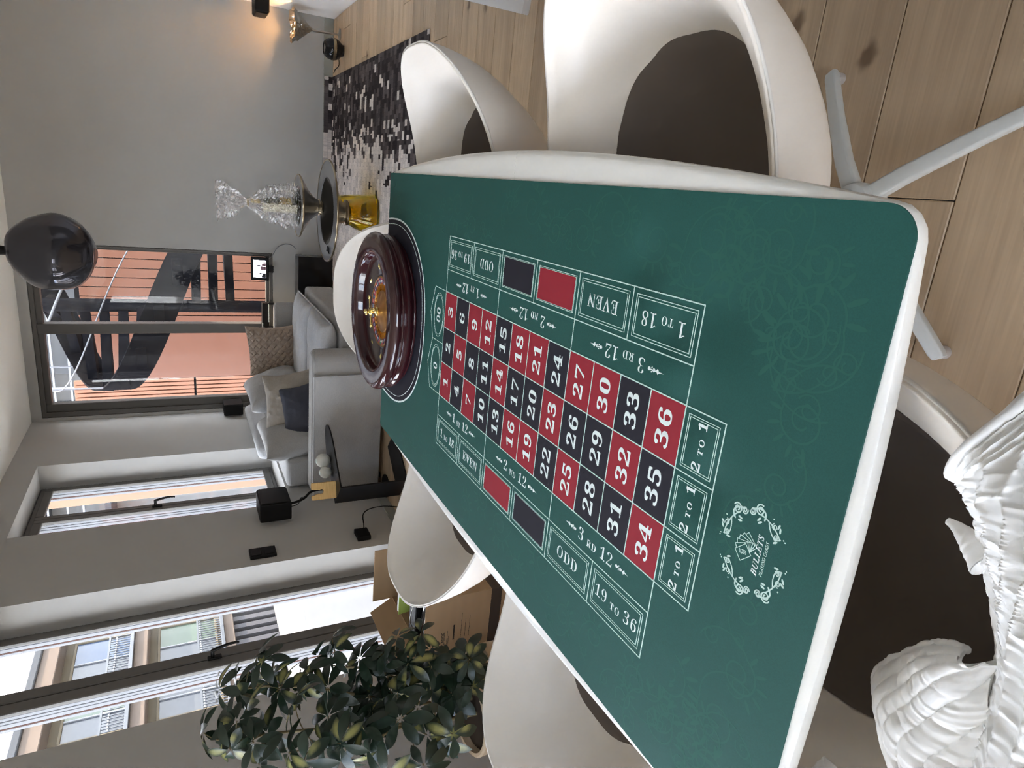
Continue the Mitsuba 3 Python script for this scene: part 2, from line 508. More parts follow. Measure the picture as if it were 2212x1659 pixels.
def glyph_shape(ch, fn, size=150):
    from PIL import Image, ImageDraw, ImageFont
    if ch in _glyph: return _glyph[ch]
    font = ImageFont.truetype(fn, size)
    x0, y0, x1, y1 = font.getbbox(ch, anchor='ls')
    adv = font.getlength(ch) / size
    if x1 <= x0 or not ch.strip():
        _glyph[ch] = (Polygon(), .3)
        return _glyph[ch]
    im = Image.new('L', (x1 - x0 + 8, y1 - y0 + 8))
    ImageDraw.Draw(im).text((4 - x0, 4 - y0), ch, 255, font, anchor='ls')
    on = np.pad(np.asarray(im) > 127, ((0, 0), (1, 1))).astype(np.int8)
    rows, st = np.nonzero(np.diff(on, axis=1) == 1)
    en = np.nonzero(np.diff(on, axis=1) == -1)[1]
    g = shapely.union_all(shapely.box(st, -rows - 1, en, -rows)).buffer(.8).buffer(-.8).simplify(.8)
    s = 1 / size
    g = affinity.affine_transform(g, [s, 0, 0, s, (x0 - 4) * s, (4 - y0) * s])
    _glyph[ch] = (g, adv)
    return _glyph[ch]


CAPH = None


def lighter(g, thin, hair):
    """thins the stems of a bold letter and keeps its hairlines and serifs"""
    stems = g.buffer(-hair).buffer(hair * 1.12)
    return unary_union([g.buffer(-thin), g.difference(stems)]).buffer(.002).simplify(.003)


_light = {}


def text_shape(s, h, italic=False, thin=0.0, track=0.0, squeeze=1.0, small=(), light=0.0):
    """a line of lettering of cap height h, centred on the origin; words in `small` are set in small capitals"""
    global CAPH
    parts, x = [], 0.0
    if CAPH is None:
        t, fn = serif('H')
        CAPH = glyph_shape(t, fn)[0].bounds[3]
    words = s.split(' ')
    for wi, w in enumerate(words):
        k = .58 if w in small else 1.0
        t, fn = serif(w, italic)
        for ch in t:
            g, adv = glyph_shape(ch, fn)
            if not g.is_empty:
                if light:
                    lk_ = (ch, light)
                    if lk_ not in _light: _light[lk_] = lighter(g, light, .030)
                    g = _light[lk_]
                parts.append(affinity.translate(affinity.scale(g, k, k, origin=(0, 0)), x, 0))
            x += adv * k + track
        x += .26
    S = unary_union(parts)
    S = affinity.scale(S, h / CAPH * squeeze, h / CAPH, origin=(0, 0))
    if thin: S = S.buffer(-thin)
    b = S.bounds
    return affinity.translate(S, -(b[0] + b[2]) / 2, -h / 2)


def place(S, x, y, deg=0):
    return affinity.translate(affinity.rotate(S, deg, origin=(0, 0)), x, y)


GX, GY, WR, WC = .150, -.627, .08015, .0990
RI, RO = .0598, .1484
LXI, LXO = GX - 3 * WC - .0598, GX - 3 * WC - .1470
GY1 = GY + 12 * WR
LW = .0020
REDS = {1, 3, 5, 7, 9, 12, 14, 16, 18, 19, 21, 23, 25, 27, 30, 32, 34, 36}
lines = []


def rect_line(x0, y0, x1, y1, w=LW):
    b = sbox(x0, y0, x1, y1)
    return b.buffer(w / 2, join_style=2).difference(b.buffer(-w / 2, join_style=2))


for row in range(12):
    for c in range(3):
        n = 36 - row * 3 - (2 - c)        # row 0 nearest: 34 35 36
        x0, y0 = GX - (3 - c) * WC, GY + row * WR
        q = put(mt, 'red_cell' if n in REDS else 'black_cell', prism(sbox(x0, y0, x0 + WC, y0 + WR), MZ - .0002, MZ + .0003), 'mat_print_red' if n in REDS else 'mat_print_black',
                label=f'printed {"red" if n in REDS else "black"} field with the number {n}')
        put(q, 'numeral', prism(place(text_shape(str(n), .029, squeeze=1.30, track=.05), x0 + WC / 2, y0 + WR / 2 - .001), MZ + .0002, MZ + .0007), 'mat_print_white')
gl = [LineString([(GX - i * WC, GY), (GX - i * WC, GY1)]) for i in range(4)] + [LineString([(GX - 3 * WC, GY + i * WR), (GX, GY + i * WR)]) for i in range(13)]
put(mt, 'grid_lines', prism(unary_union([g.buffer(.0011, cap_style=3) for g in gl]), MZ + .0002, MZ + .0006), 'mat_print_line')

# dozens, outside bets, columns
lines += [LineString([(GX + RI, GY), (GX + RI, GY1)]), LineString([(GX, GY), (GX + RO, GY)]), LineString([(GX, GY1), (GX + RO, GY1)]), LineString([(GX + RO, GY), (GX + RO, GY1)]),
          LineString([(LXI, GY), (LXI, GY1)]), LineString([(GX - 3 * WC, GY), (LXO, GY)]), LineString([(GX - 3 * WC, GY1), (LXO, GY1)]), LineString([(LXO, GY), (LXO, GY1)])]
for i in (4, 8):
    lines += [LineString([(GX, GY + i * WR), (GX + RO, GY + i * WR)]), LineString([(GX - 3 * WC, GY + i * WR), (LXO, GY + i * WR)])]
for i in (2, 6, 10):
    lines += [LineString([(GX + RI, GY + i * WR), (GX + RO, GY + i * WR)]), LineString([(LXI, GY + i * WR), (LXO, GY + i * WR)])]
CN = .0797
for i in range(4):
    lines.append(LineString([(GX - i * WC, GY), (GX - i * WC, GY - CN)]))
lines.append(LineString([(GX, GY - CN), (GX - 3 * WC, GY - CN)]))
L = [l.buffer(LW / 2, cap_style=3) for l in lines]
# zero and double zero
for sgn, cx in ((1, .0), (0, .0)):
    pass
z0 = [(.150, GY1), (.151, .417), (.074, .444), (.0015, .416), (.0015, GY1)]
z1 = [(.0015, GY1), (.0015, .416), (-.075, .444), (-.148, .416), (-.147, GY1)]
L += [LineString(q).buffer(LW / 2) for q in (z0, z1)]
for cx in (.0755, -.0735):
    e = affinity.scale(shapely.Point(0, 0).buffer(1, quad_segs=24), .062, .036)
    for s in (1.0, .90):
        q = affinity.translate(affinity.scale(e, s, s), cx, .380)
        L.append(q.buffer(.0007).difference(q.buffer(-.0007)))
strip = [('1 TO 18', None), ('EVEN', None), ('', 'mat_print_red'), ('', 'mat_print_black'), ('ODD', None), ('19 TO 36', None)]
outer = []
for i in range(6):
    yb = GY1 - (i + 1) * 2 * WR; ya = yb + 2 * WR
    for side in (0, 1):
        xa, xb = (LXO, LXI) if side == 0 else (GX + RI, GX + RO)
        txt, colr = strip[i] if side == 0 else strip[5 - i]
        for ins in ((.010, .0145) if not colr else (.010,)):
            L.append(rect_line(xa + ins, yb + ins, xb - ins, ya - ins, .0013))
        if colr:
            put(mt, 'red_field' if 'red' in colr else 'black_field', prism(sbox(xa + .0125, yb + .0125, xb - .0125, ya - .0125), MZ - .0002, MZ + .0003), colr)
            L.append(rect_line(xa + .0125, yb + .0125, xb - .0125, ya - .0125, .0008))
        else:
            S = text_shape(txt, .0235, light=.022, squeeze=.92, track=.06, small=('TO',))
            put(mt, 'lettering', prism(place(S, (xa + xb) / 2, (ya + yb) / 2, -90 if side == 0 else 90), MZ + .0002, MZ + .0006), 'mat_print_white')
for i in range(3):
    xa = GX - (3 - i) * WC
    for ins in (.009, .0125):
        L.append(rect_line(xa + ins, GY - CN + ins, xa + WC - ins, GY - ins, .0012))
    put(mt, 'lettering', prism(place(text_shape('2 TO 1', .0165, track=.10, small=('TO',), squeeze=1.15), xa + WC / 2, GY - CN / 2), MZ + .0002, MZ + .0006), 'mat_print_white')
for cx, s in ((.0755, '00'), (-.0735, '0')):
    put(mt, 'lettering', prism(place(text_shape(s, .026, light=.012, squeeze=1.05), cx, .380), MZ + .0002, MZ + .0006), 'mat_print_white')


def curl(x, y, r, a0, turns, n=40, shrink=.25, sq=1.0):
    a = np.linspace(0, turns * 2 * np.pi, n)
    rr = r * (1 - (1 - shrink) * np.linspace(0, 1, n))
    return np.stack([x + rr * np.cos(a0 + a), y + sq * rr * np.sin(a0 + a)], 1)


def arrow_orn():
    """the small scrolled dart printed beside the dozens, pointing along +x from its ball"""
    g = [shapely.Point(0, 0).buffer(.0042), shapely.Point(.0075, .0052).buffer(.0017), shapely.Point(.0075, -.0045).buffer(.0017)]
    g.append(LineString([(0, .003), (.007, 0), (.014, .0035), (.020, 0), (.027, .002), (.034, .0)]).buffer(.0011))
    g.append(LineString(curl(.014, -.002, .0032, 0, 1.1)).buffer(.0008))
    g.append(Polygon([(.020, .0), (.026, .0065), (.028, .0015), (.042, .0), (.028, -.0012), (.024, -.0065)]))
    return unary_union(g)


for i, (num, od) in enumerate((('1', 'ST'), ('2', 'ND'), ('3', 'RD'))):
    yc = GY1 - (i * 4 + 2) * WR
    for side in (0, 1):
        xc = (GX - 3 * WC + LXI) / 2 if side == 0 else GX + RI / 2
        yy = yc if side == 0 else yc
        S = text_shape(f'{num} {od} 12', .0245, light=.024, track=.05, squeeze=.95, small=('ST', 'ND', 'RD'))
        o = affinity.scale(arrow_orn(), .82, .72, origin=(0, 0))
        w = (S.bounds[2] - S.bounds[0]) / 2 + .013
        S = unary_union([S, affinity.translate(o, w, 0), affinity.translate(affinity.scale(o, -1, 1, origin=(0, 0)), -w, 0)])
        put(mt, 'lettering', prism(place(S, xc, yy, -90 if side == 0 else 90), MZ + .0002, MZ + .0006), 'mat_print_white')
put(mt, 'border_lines', prism(unary_union(L), MZ + .0001, MZ + .0005), 'mat_print_line')

# the maker's emblem: a wreath of scrolls round a fan of five cards and two lines of lettering
LX, LY = .003, -.790
W = []


def scroll_arm():
    g = []
    a = np.linspace(-.40, .38, 50)
    g.append((np.stack([np.cos(a) * .058, np.sin(a) * .058], 1), .0010))
    g.append((curl(.058, .026, .0085, 0, 1.6), .0011))
    g.append((curl(.047, .035, .0060, 2.4, 1.5), .0010))
    g.append((spline([(.053, .012), (.062, .020), (.056, .031), (.049, .036)], 20), .0013))
    g.append((curl(.060, -.006, .0050, 1, 1.4), .0008))
    g.append((curl(.050, -.016, .0042, 3, 1.4), .0008))
    g.append((spline([(.058, .006), (.050, -.004), (.047, -.014), (.054, -.024)], 20), .0009))
    out = [LineString(p).buffer(w) for p, w in g]
    for (x, y, a) in ((.063, -.016, .5), (.0655, -.011, .1), (.044, -.020, 2.6), (.046, .020, 2.9), (.044, .016, 2.6)):
        leaf = affinity.scale(shapely.Point(0, 0).buffer(1), .0042, .0016)
        out.append(affinity.translate(affinity.rotate(leaf, math.degrees(a), origin=(0, 0)), x, y))
    for (x, y) in ((.058, -.028), (.0575, -.0315), (.067, .002)):
        out.append(shapely.Point(x, y).buffer(.0011))
    return unary_union(out)


arm = scroll_arm()
for q in range(4):
    a2 = arm if q % 2 == 0 else affinity.scale(arm, 1, -1, origin=(0, 0))
    W.append(affinity.rotate(a2, (-24, 65, 150, 245)[q], origin=(0, 0)))
put(mt, 'emblem', prism(affinity.translate(affinity.scale(unary_union(W), .95, .85, origin=(0, 0)), LX - .0005, LY), MZ + .0001, MZ + .0005), 'mat_print_line')
fan = []
for k_ in range(6):
    c = sbox(0, 0, .0165, .0215)
    c = affinity.rotate(c, 46 - k_ * 17, origin=(.003, -.002))
    fan.append(c)
F_ = []
for k_, c in enumerate(fan):
    rim = c.buffer(.0005).difference(c.buffer(-.0005))
    for later in fan[:k_]:
        rim = rim.difference(later.buffer(-.0004))
    F_.append(rim)
F_.append(affinity.rotate(LineString(curl(.0105, .012, .0040, .4, 1.3)).buffer(.0005), 46, origin=(.003, -.002)))
F_.append(affinity.rotate(LineString(curl(.0075, .009, .0035, 3.4, 1.3)).buffer(.0005), 46, origin=(.003, -.002)))
put(mt, 'emblem', prism(affinity.translate(unary_union(F_), LX - .006, LY + .002), MZ + .0001, MZ + .0005), 'mat_print_line')
put(mt, 'lettering', prism(affinity.translate(text_shape('BULLETS', .0088, italic=True, squeeze=.95, track=.04), LX, -.800), MZ + .0002, MZ + .0006), 'mat_print_white')
put(mt, 'lettering', prism(affinity.translate(text_shape('PLAYING CARDS', .0047, italic=True, squeeze=.88, track=.05), LX, -.811), MZ + .0002, MZ + .0006), 'mat_print_line')

# the faint tone-on-tone scrollwork along the mat's edges and in its corners
srng = np.random.default_rng(5)
SC = []
spots = [(.40 - .10 * srng.random(), y) for y in np.linspace(-.80, .80, 17)] + [(-.40 + .10 * srng.random(), y) for y in np.linspace(-.80, .60, 15)] + [(x, -.83 + .08 * srng.random()) for x in np.linspace(-.36, .38, 9)]
spots += [(.24 + .16 * srng.random(), -.60 - .24 * srng.random()) for _ in range(9)] + [(-.24 - .16 * srng.random(), -.60 - .24 * srng.random()) for _ in range(7)]
for (x, y) in spots:
    a0 = srng.random() * 6.28
    sg = 1 if srng.random() > .5 else -1
    r = .022 + .022 * srng.random()
    c = curl(0, 0, r, 0, 1.45, 44)
    tail = spline([c[0], c[0] + [r * .25, -r * .9], c[0] + [-r * .3, -r * 2.0], c[0] + [-r * 1.3, -r * 2.4]], 24)
    g = [LineString(c).buffer(.0014), LineString(tail).buffer(.0012), LineString(curl(r * .2, -r * 2.0, r * .45, 1, 1.2)).buffer(.0011)]
    for q_ in range(5):
        lf_ = affinity.scale(shapely.Point(0, 0).buffer(1), r * .30, r * .085)
        aa_ = q_ * .5 + .2
        g.append(affinity.translate(affinity.rotate(lf_, math.degrees(aa_), origin=(0, 0)), r * 1.28 * math.cos(aa_), r * 1.28 * math.sin(aa_)))
    SC.append(affinity.translate(affinity.rotate(affinity.scale(unary_union(g), 1, sg, origin=(0, 0)), math.degrees(a0), origin=(0, 0)), x, y))
put(mt, 'faint_scrolls', prism(unary_union(SC).intersection(mat_poly.buffer(-.006)).difference(sbox(-.30, -.70, .30, .90)), MZ - .0002, MZ + .00012), 'mat_print_faint', label='faint tone-on-tone scroll print')

# the black printed stand for the wheel
half = [(.300, .8999), (.303, .76), (.292, .70), (.258, .622), (.20, .553), (.132, .512), (.06, .494), (0, .491)]
half = spline(half, 30).tolist()
arc = half + [(-x, y) for x, y in half[::-1][1:]]
P_ = Polygon(arc)
put(mt, 'black_stand_print', prism(P_, MZ - .0002, MZ + .0003), 'mat_print_black')
put(mt, 'stand_border', prism(unary_union([LineString(arc).buffer(.0028, cap_style=2), LineString([(x * .945, .9 - (.9 - y) * .945) for x, y in arc]).buffer(.0009, cap_style=2)]).intersection(sbox(-.44, .2, .44, .8995)), MZ + .0002, MZ + .0006), 'mat_print_white')

# ------------------------------------------------------------------ roulette wheel
bs('mat_mahogany', {'type': 'twosided', 'b': {'type': 'principled', 'base_color': proc(lambda p, n, uv: mix((.040, .0025, .005), (.016, .002, .0035), fbm(p.x * 6, p.y * 30, p.z * 20))), 'roughness': .06, 'specular': .6, 'clearcoat': 1.0, 'clearcoat_gloss': 1.0}})
bs('mat_track', {'type': 'twosided', 'b': pr((.030, .017, .019), .10, .5, clearcoat=1.0, clearcoat_gloss=1.0)})
bs('mat_gold', {'type': 'twosided', 'b': {'type': 'roughconductor', 'material': 'Au', 'alpha': .10}})
bs('mat_gold_wood', {'type': 'twosided', 'b': pr(proc(lambda p, n, uv: mix((.48, .24, .075), (.30, .13, .035), noise(p.x * 60, p.y * 60))), .22, .5, metallic=.55)})


def pocket_col(p, n, uv):
    a = dr.atan2(p.y - WCY, p.x - WCX) / (2 * math.pi) * 38 + 19
    k = dr.floor(a)
    f = a - k
    odd = k - 2 * dr.floor(k / 2)
    c = dr.select(k < .5, mi.Color3f(.02, .18, .06), dr.select(odd > .5, mi.Color3f(.36, .03, .05), mi.Color3f(.05, .03, .09)))
    return c * smoothstep(0, .06, dr.minimum(f, 1 - f))


WCX, WCY = .0, .795
bs('mat_pockets', {'type': 'twosided', 'b': pr(proc(pocket_col), .3, .5)})
wh = thing('roulette', 'glossy dark red wooden roulette bowl on the far end of the green mat', 'roulette wheel')
wx = dict(x=WCX, y=WCY, z=MZ + .0003)
put(wh, 'bowl', lathe([(.0, .0), (.232, .0), (.238, .003), (.238, .007), (.2375, .009), (.245, .012), (.253, .020), (.257, .028), (.256, .035), (.250, .040), (.2485, .0425), (.2525, .045), (.2535, .048), (.2515, .051), (.2505, .052), (.255, .055), (.2605, .061), (.2615, .068), (.259, .075), (.253, .081), (.245, .085), (.240, .0865), (.205, .0855), (.198, .084), (.193, .080), (.1905, .073), (.189, .064), (.187, .058), (.180, .054), (.172, .0525)], 96, **wx), 'mat_mahogany', 35)
put(wh, 'ball_track', lathe([(.172, .0525), (.150, .0475), (.126, .043), (.119, .0425)], 96, **wx), 'mat_track', True)
ro = put(wh, 'rotor', lathe([(.119, .0425), (.118, .0455), (.112, .0465), (.111, .0455)], 96, **wx), 'mat_gold_wood', 40, label='gold ring round the pockets')
put(wh, 'number_ring', lathe([(.111, .0455), (.093, .0425)], 96, **wx), 'mat_pockets', True)
# white numerals on the ring
num = []
order = [0, 28, 9, 26, 30, 11, 7, 20, 32, 17, 5, 22, 34, 15, 3, 24, 36, 13, 1, 0, 27, 10, 25, 29, 12, 8, 19, 31, 18, 6, 21, 33, 16, 4, 23, 35, 14, 2]
for i, n in enumerate(order):
    a = (i + .5) / 38 * 2 * np.pi - np.pi
    S = text_shape(str(n) if i != 19 else '00', .0085, squeeze=.85)
    num.append(place(affinity.rotate(S, math.degrees(a) - 90, origin=(0, 0)), .102 * math.cos(a), .102 * math.sin(a)))
nm = prism(unary_union(num), 0, .0004)
nm.apply_translation([WCX, WCY, MZ + .0445])
put(wh, 'ring_numerals', nm, 'mat_print_white')
# pockets: frets between them, then the cone
put(wh, 'pocket_floor', lathe([(.093, .0425), (.091, .034), (.074, .034)], 96, **wx), 'mat_gold_wood', 30)
for i in range(38):
    a = i / 38 * 2 * np.pi
    f = bx(.075, .0925, -.0007, .0007, .034, .0425)
    put(wh, 'fret', move(f, WCX, WCY, MZ + .0003, rz=a), 'mat_gold')
put(wh, 'cone', lathe([(.074, .034), (.072, .041), (.070, .0425), (.050, .046), (.030, .051), (.014, .056)], 64, **wx), 'mat_gold_wood', 40)
tu = put(wh, 'turret', lathe([(.014, .056), (.016, .060), (.011, .063), (.0075, .070), (.010, .076), (.013, .080), (.011, .085), (.006, .088), (.008, .093), (.0085, .097), (.006, .102), (0, .104)], 32, **wx), 'mat_gold', 50)
for i in range(4):
    a = i * math.pi / 2 + .35
    c_, s_ = math.cos(a), math.sin(a)
    arm_ = tube([(WCX + c_ * r, WCY + s_ * r, MZ + .0823) for r in np.linspace(.008, .046, 9)], .0022 + .0006 * (np.arange(9) % 2), 8)
    b_ = trimesh.creation.icosphere(2, .0062); b_.apply_scale([1.1, 1, .8]); b_.apply_translation([WCX + c_ * .048, WCY + s_ * .048, MZ + .0823])
    put(tu, 'spoke', cat([arm_, b_]), 'mat_gold', True)
for i in range(8):
    a = i * math.pi / 4 + .2
    d_ = trimesh.convex.convex_hull(np.array([(-.011, 0, 0), (.011, 0, 0), (0, .0042, 0), (0, -.0042, 0), (0, 0, .0045)]))
    if i % 2: d_.apply_transform(trimesh.transformations.rotation_matrix(math.pi / 2, [0, 0, 1]))
    d_ = move(d_, .150, 0, .0478, ry=-math.atan2(-.22, 1) * -1)
    put(wh, 'deflector', move(d_, WCX, WCY, MZ + .0003, rz=a), 'mat_gold')

# ------------------------------------------------------------------ shell chairs
bs('mat_shell', {'type': 'twosided', 'b': pr((.76, .71, .645), .34, .45)})
bs('mat_pad_shade', {'type': 'twosided', 'b': pr((.105, .086, .072), .55, .35)})  # dark taupe; part of the darkness stands in for shade under the table
bs('mat_piping', {'type': 'twosided', 'b': pr((.70, .67, .63), .4, .4)})
rough('mat_leg_white', (.66, .68, .66), .35, .4)
rough('mat_glide', (.50, .46, .43), .5, .4)
RIM = np.array([  # degrees from the middle of the back, x, y, z (the chair looks along +x)
    (0, -.345, 0, .800), (18, -.340, .086, .797), (36, -.303, .174, .776), (54, -.228, .246, .735), (72, -.125, .288, .689), (90, -.010, .312, .658),
    (108, .085, .312, .634), (124, .155, .290, .598), (140, .212, .240, .545), (154, .248, .178, .492), (168, .266, .088, .466), (180, .270, 0, .462)])
from scipy.interpolate import CubicSpline as _CS
_r = np.vstack([RIM[::-1] * [-1, 1, -1, 1], RIM[1:]])
_rim = _CS(np.radians(_r[:, 0]), _r[:, 1:])


def rim(t):
    return _rim(np.asarray(t))


NB = 2.0


def bucket(t, h, off=0.0, zb=.372, n=NB, cx=.0):
    """a point of the bucket: t round the rim, h from 0 (bottom) to 1 (rim), pushed in by off"""
    t, h = np.broadcast_arrays(np.asarray(t, float), np.asarray(h, float))
    R = rim(t)
    xy = R[..., :2] - [cx, 0]
    L_ = np.linalg.norm(xy, axis=-1, keepdims=True)
    n = n + .55 * np.clip((np.abs(np.degrees(t)) - 40) / 45, 0, 1) - .25
    rho = (1 - (1 - h) ** n) ** (1 / n)
    d = xy / np.maximum(L_, 1e-9)
    z = zb + (R[..., 2] - zb) * h ** 1.0
    lean = np.clip(rho, 0, 1)[..., None] * np.maximum(L_ - off, .01)
    return np.concatenate([d * lean + [cx, 0], z[..., None]], -1)


def chair_parts():
    nt = 120
    t = np.linspace(-np.pi, np.pi, nt, endpoint=False)[:, None]
    ho = np.array([0, .01, .03, .07, .13, .2, .3, .42, .55, .68, .8, .9, .96, 1.0])[None, :]
    out = bucket(t, ho)
    R = rim(t[:, 0])
    ctr = np.array([0, 0])
    d = R[:, :2] / np.maximum(np.linalg.norm(R[:, :2], axis=1, keepdims=True), 1e-9)
    lip = []
    for off, dz in ((.0015, .0045), (.005, .007), (.009, .0065)):
        lip.append(np.concatenate([R[:, :2] - d * off, (R[:, 2] + dz)[:, None]], 1))
    lip = np.stack(lip, 1)
    hi = np.array([.985, .96, .93, .89, .84, .78, .70, .60, .50, .40, .3, .2, .12, .06, .02, 0])
    of = np.interp(hi, [0, .4, .65, .80, .9, .95, .985, 1], [.074, .074, .068, .058, .038, .025, .014, .009])
    inn = np.stack([bucket(t[:, 0], np.full(nt, h_), o_, .425, NB + .35) for h_, o_ in zip(hi, of)], 1)
    zcap = R[:, 2][:, None] - .002 - .03 * (1 - hi)[None, :]
    inn[..., 2] = np.minimum(inn[..., 2], zcap)
    P = np.concatenate([out, lip, inn], 1)
    shell = grid_mesh(P, wrap_u=True)
    # the seat pad in the bucket's floor, raised up its sides to paint in shade
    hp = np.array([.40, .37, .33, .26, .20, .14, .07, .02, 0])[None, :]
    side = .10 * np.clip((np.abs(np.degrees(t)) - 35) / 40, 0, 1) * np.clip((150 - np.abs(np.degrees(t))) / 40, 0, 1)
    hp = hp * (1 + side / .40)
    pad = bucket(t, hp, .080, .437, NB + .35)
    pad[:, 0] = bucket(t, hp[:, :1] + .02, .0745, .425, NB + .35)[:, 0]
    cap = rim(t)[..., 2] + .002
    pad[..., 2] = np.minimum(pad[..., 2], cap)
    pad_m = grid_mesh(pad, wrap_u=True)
    pad_m.invert(); shell.invert()
    tr = np.linspace(-np.pi, np.pi, 160, endpoint=False)
    Rr = rim(tr)
    dd = Rr[:, :2] / np.maximum(np.linalg.norm(Rr[:, :2], axis=1, keepdims=True), 1e-9)
    pip = tube(np.concatenate([Rr[:, :2] - dd * .001, (Rr[:, 2] + .004)[:, None]], 1), .0028, 6, closed=True)
    trim2 = bucket(tr, np.full(160, .16), .061, .437, 2.7)
    seam = tube(np.stack([.155 * np.cos(tr) + .02, .165 * np.sin(tr), np.full(160, .4475)], 1), .0022, 6, closed=True)
    hub = cat([lathe([(.0, .072), (.040, .072), (.042, .090), (.042, .125), (.036, .140), (.024, .146), (.024, .345), (.085, .352), (.090, .362), (.090, .380), (0, .380)], 28)])
    leg = []
    # a flat bar sloping down from the hub, its foot turned down
    cs = []
    for r, z, w, hgt in ((.03, .112, .019, .013), (.10, .106, .018, .013), (.22, .074, .0165, .012), (.31, .043, .0155, .0115), (.340, .0325, .0155, .011), (.352, .0285, .013, .010)):
        a = np.linspace(0, 2 * np.pi, 16, endpoint=False)
        cs.append(np.stack([np.full(16, r), w * np.sign(np.cos(a)) * np.abs(np.cos(a)) ** .5, z + hgt * np.sign(np.sin(a)) * np.abs(np.sin(a)) ** .5], 1))
    g = grid_mesh(np.array(cs), wrap_v=True)
    c0 = len(g.vertices)
    v = np.vstack([g.vertices, [[.03, 0, .112]], [[.354, 0, .0285]]])
    i = np.arange(16); j = (i + 1) % 16; e = 5 * 16
    leg = trimesh.Trimesh(v, np.vstack([g.faces, np.stack([np.full(16, c0), i, j], 1), np.stack([np.full(16, c0 + 1), e + j, e + i], 1)]), process=False)
    glide = move(lathe([(0, 0.0), (.0125, 0), (.0135, .002), (.0135, .021), (.012, .024), (0, .0245)], 18), .340, 0, 0)
    for m in (shell, pad_m, leg, pip, seam, hub): trimesh.repair.fix_normals(m)
    return dict(shell=shell, pad=pad_m, piping=pip, seam=seam, hub=hub, leg=leg, glide=glide)


CP = chair_parts()
CD = {'shell': mikit.ply(CP['shell'], 'mat_shell', smooth=True), 'seat_pad': mikit.ply(CP['pad'], 'mat_pad_shade', smooth=True), 'rim_piping': mikit.ply(CP['piping'], 'mat_piping', smooth=True),
      'seat_seam': mikit.ply(CP['seam'], 'mat_pad_shade', smooth=True), 'pedestal': mikit.ply(CP['hub'], 'mat_leg_white', smooth=40), 'leg': mikit.ply(CP['leg'], 'mat_leg_white', smooth=40), 'glide': mikit.ply(CP['glide'], 'mat_glide', smooth=40)}


def chair(label, x, y, face, base, bp=(0, 0)):
    """face: the heading it looks along, base: the heading of its first leg, in degrees"""
    c = thing('shell_chair', label, 'chair', 'beige shell chairs round the table')
    W_ = T().translate([x, y, 0]).rotate([0, 0, 1], face)
    for nme in ('shell', 'seat_pad', 'rim_piping'):
        q = put(c, nme, CD[nme], None, tw=W_, label='seat pad, its dark taupe partly painted shade' if nme == 'seat_pad' else None)
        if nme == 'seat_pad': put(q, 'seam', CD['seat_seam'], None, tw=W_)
    put(c, 'pedestal', CD['pedestal'], None, tw=T().translate([x + bp[0], y + bp[1], 0]))
    for i in range(4):
        B = T().translate([x + bp[0], y + bp[1], 0]).rotate([0, 0, 1], base + 90 * i)
        q = put(c, 'leg', CD['leg'], None, tw=B)
        put(q, 'glide', CD['glide'], None, tw=B)
    return c


chair('beige shell chair nearest the camera at the right side of the table', .492, -.315, 180, 35.5, (-.017, -.055))
chair('beige shell chair far along the right side of the table beside the patchwork rug', .435, .540, 180, 40)
chair('beige shell chair at the far end of the table behind the roulette wheel', -.035, 1.105, -90, 20)
chair('beige shell chair at the window side in front of the cardboard box', -.50, .44, 0, 35)
chair('beige shell chair at the window side in front of the plant', -.49, -.36, 0, 50)
CNX, CNY = -.03, -.80
chair('beige shell chair at the near end of the table under the white quilted jacket', CNX, CNY, 90, 72)

# ------------------------------------------------------------------ outside, behind the sofa: courtyard with a spiral stair
rough('mat_terracotta', (0.190, 0.082, 0.050), .75, .25)
rough('mat_terracotta_light', (0.310, 0.155, 0.102), .75, .25)
rough('mat_terracotta_gloss', (0.174, 0.073, 0.046), .35, .4)
rough('mat_stair_dark', (.004, .0045, .007), .8, .06)
rough('mat_stair_grey', (.05, .05, .055), .8, .06)
rough('mat_ground', (.16, .155, .15), .9, .2)
rough('mat_street', (.46, .45, .43), .9, .2)
rough('mat_rail_white', (.22, .235, .26), .4, .4)
rough('mat_house_grey', (0.200, 0.200, 0.200), .8, .2)
rough('mat_house_slab', (0.122, 0.098, 0.082), .85, .2)
rough('mat_house_cream', (0.137, 0.118, 0.085), .8, .2)
rough('mat_house_green', (0.053, 0.082, 0.060), .3, .5)
rough('mat_house_teal', (0.038, 0.072, 0.065), .3, .5)
rough('mat_house_blue', (0.024, 0.048, 0.101), .25, .5)
rough('mat_house_greyblue', (0.058, 0.067, 0.082), .3, .5)
rough('mat_house_slat', (.05, .05, .058), .6, .3)
rough('mat_house_beam', (.16, .18, .20), .6, .3)
rough('mat_house_wall_blue', (0.050, 0.056, 0.065), .8, .2)

struct('ground', bx(-60, 60, 5.75, 90, -1.3, -1.1), 'mat_ground')
struct('street', bx(-60, -2.5, -40, 5.70, -6.7, -6.5), 'mat_street')

tw_ = thing('courtyard_wall', 'terracotta clad courtyard wall seen through the back window', 'wall')
YW = 9.0
put(tw_, 'backing', bx(-4.2, 3.2, YW + .04, YW + .25, -1.1, 2.62), 'mat_stair_dark')
x = -1.735
while x < 3.1:
    put(tw_, 'board', bx(x + .006, x + .126, YW, YW + .045, -1.1, 2.56, .004), 'mat_terracotta')
    x += .132
put(tw_, 'panel', bx(-2.672, -1.742, YW - .01, YW + .045, -1.1, 2.60, .004), 'mat_terracotta_gloss', label='smooth terracotta panel')
x = -4.15
while x < -2.70:
    for a, b in ((-1.1, 1.185), (1.215, 2.72)):
        put(tw_, 'slat', bx(x, x + .046, YW - .015, YW + .05, a, b, .003), 'mat_terracotta_light')
    x += .062
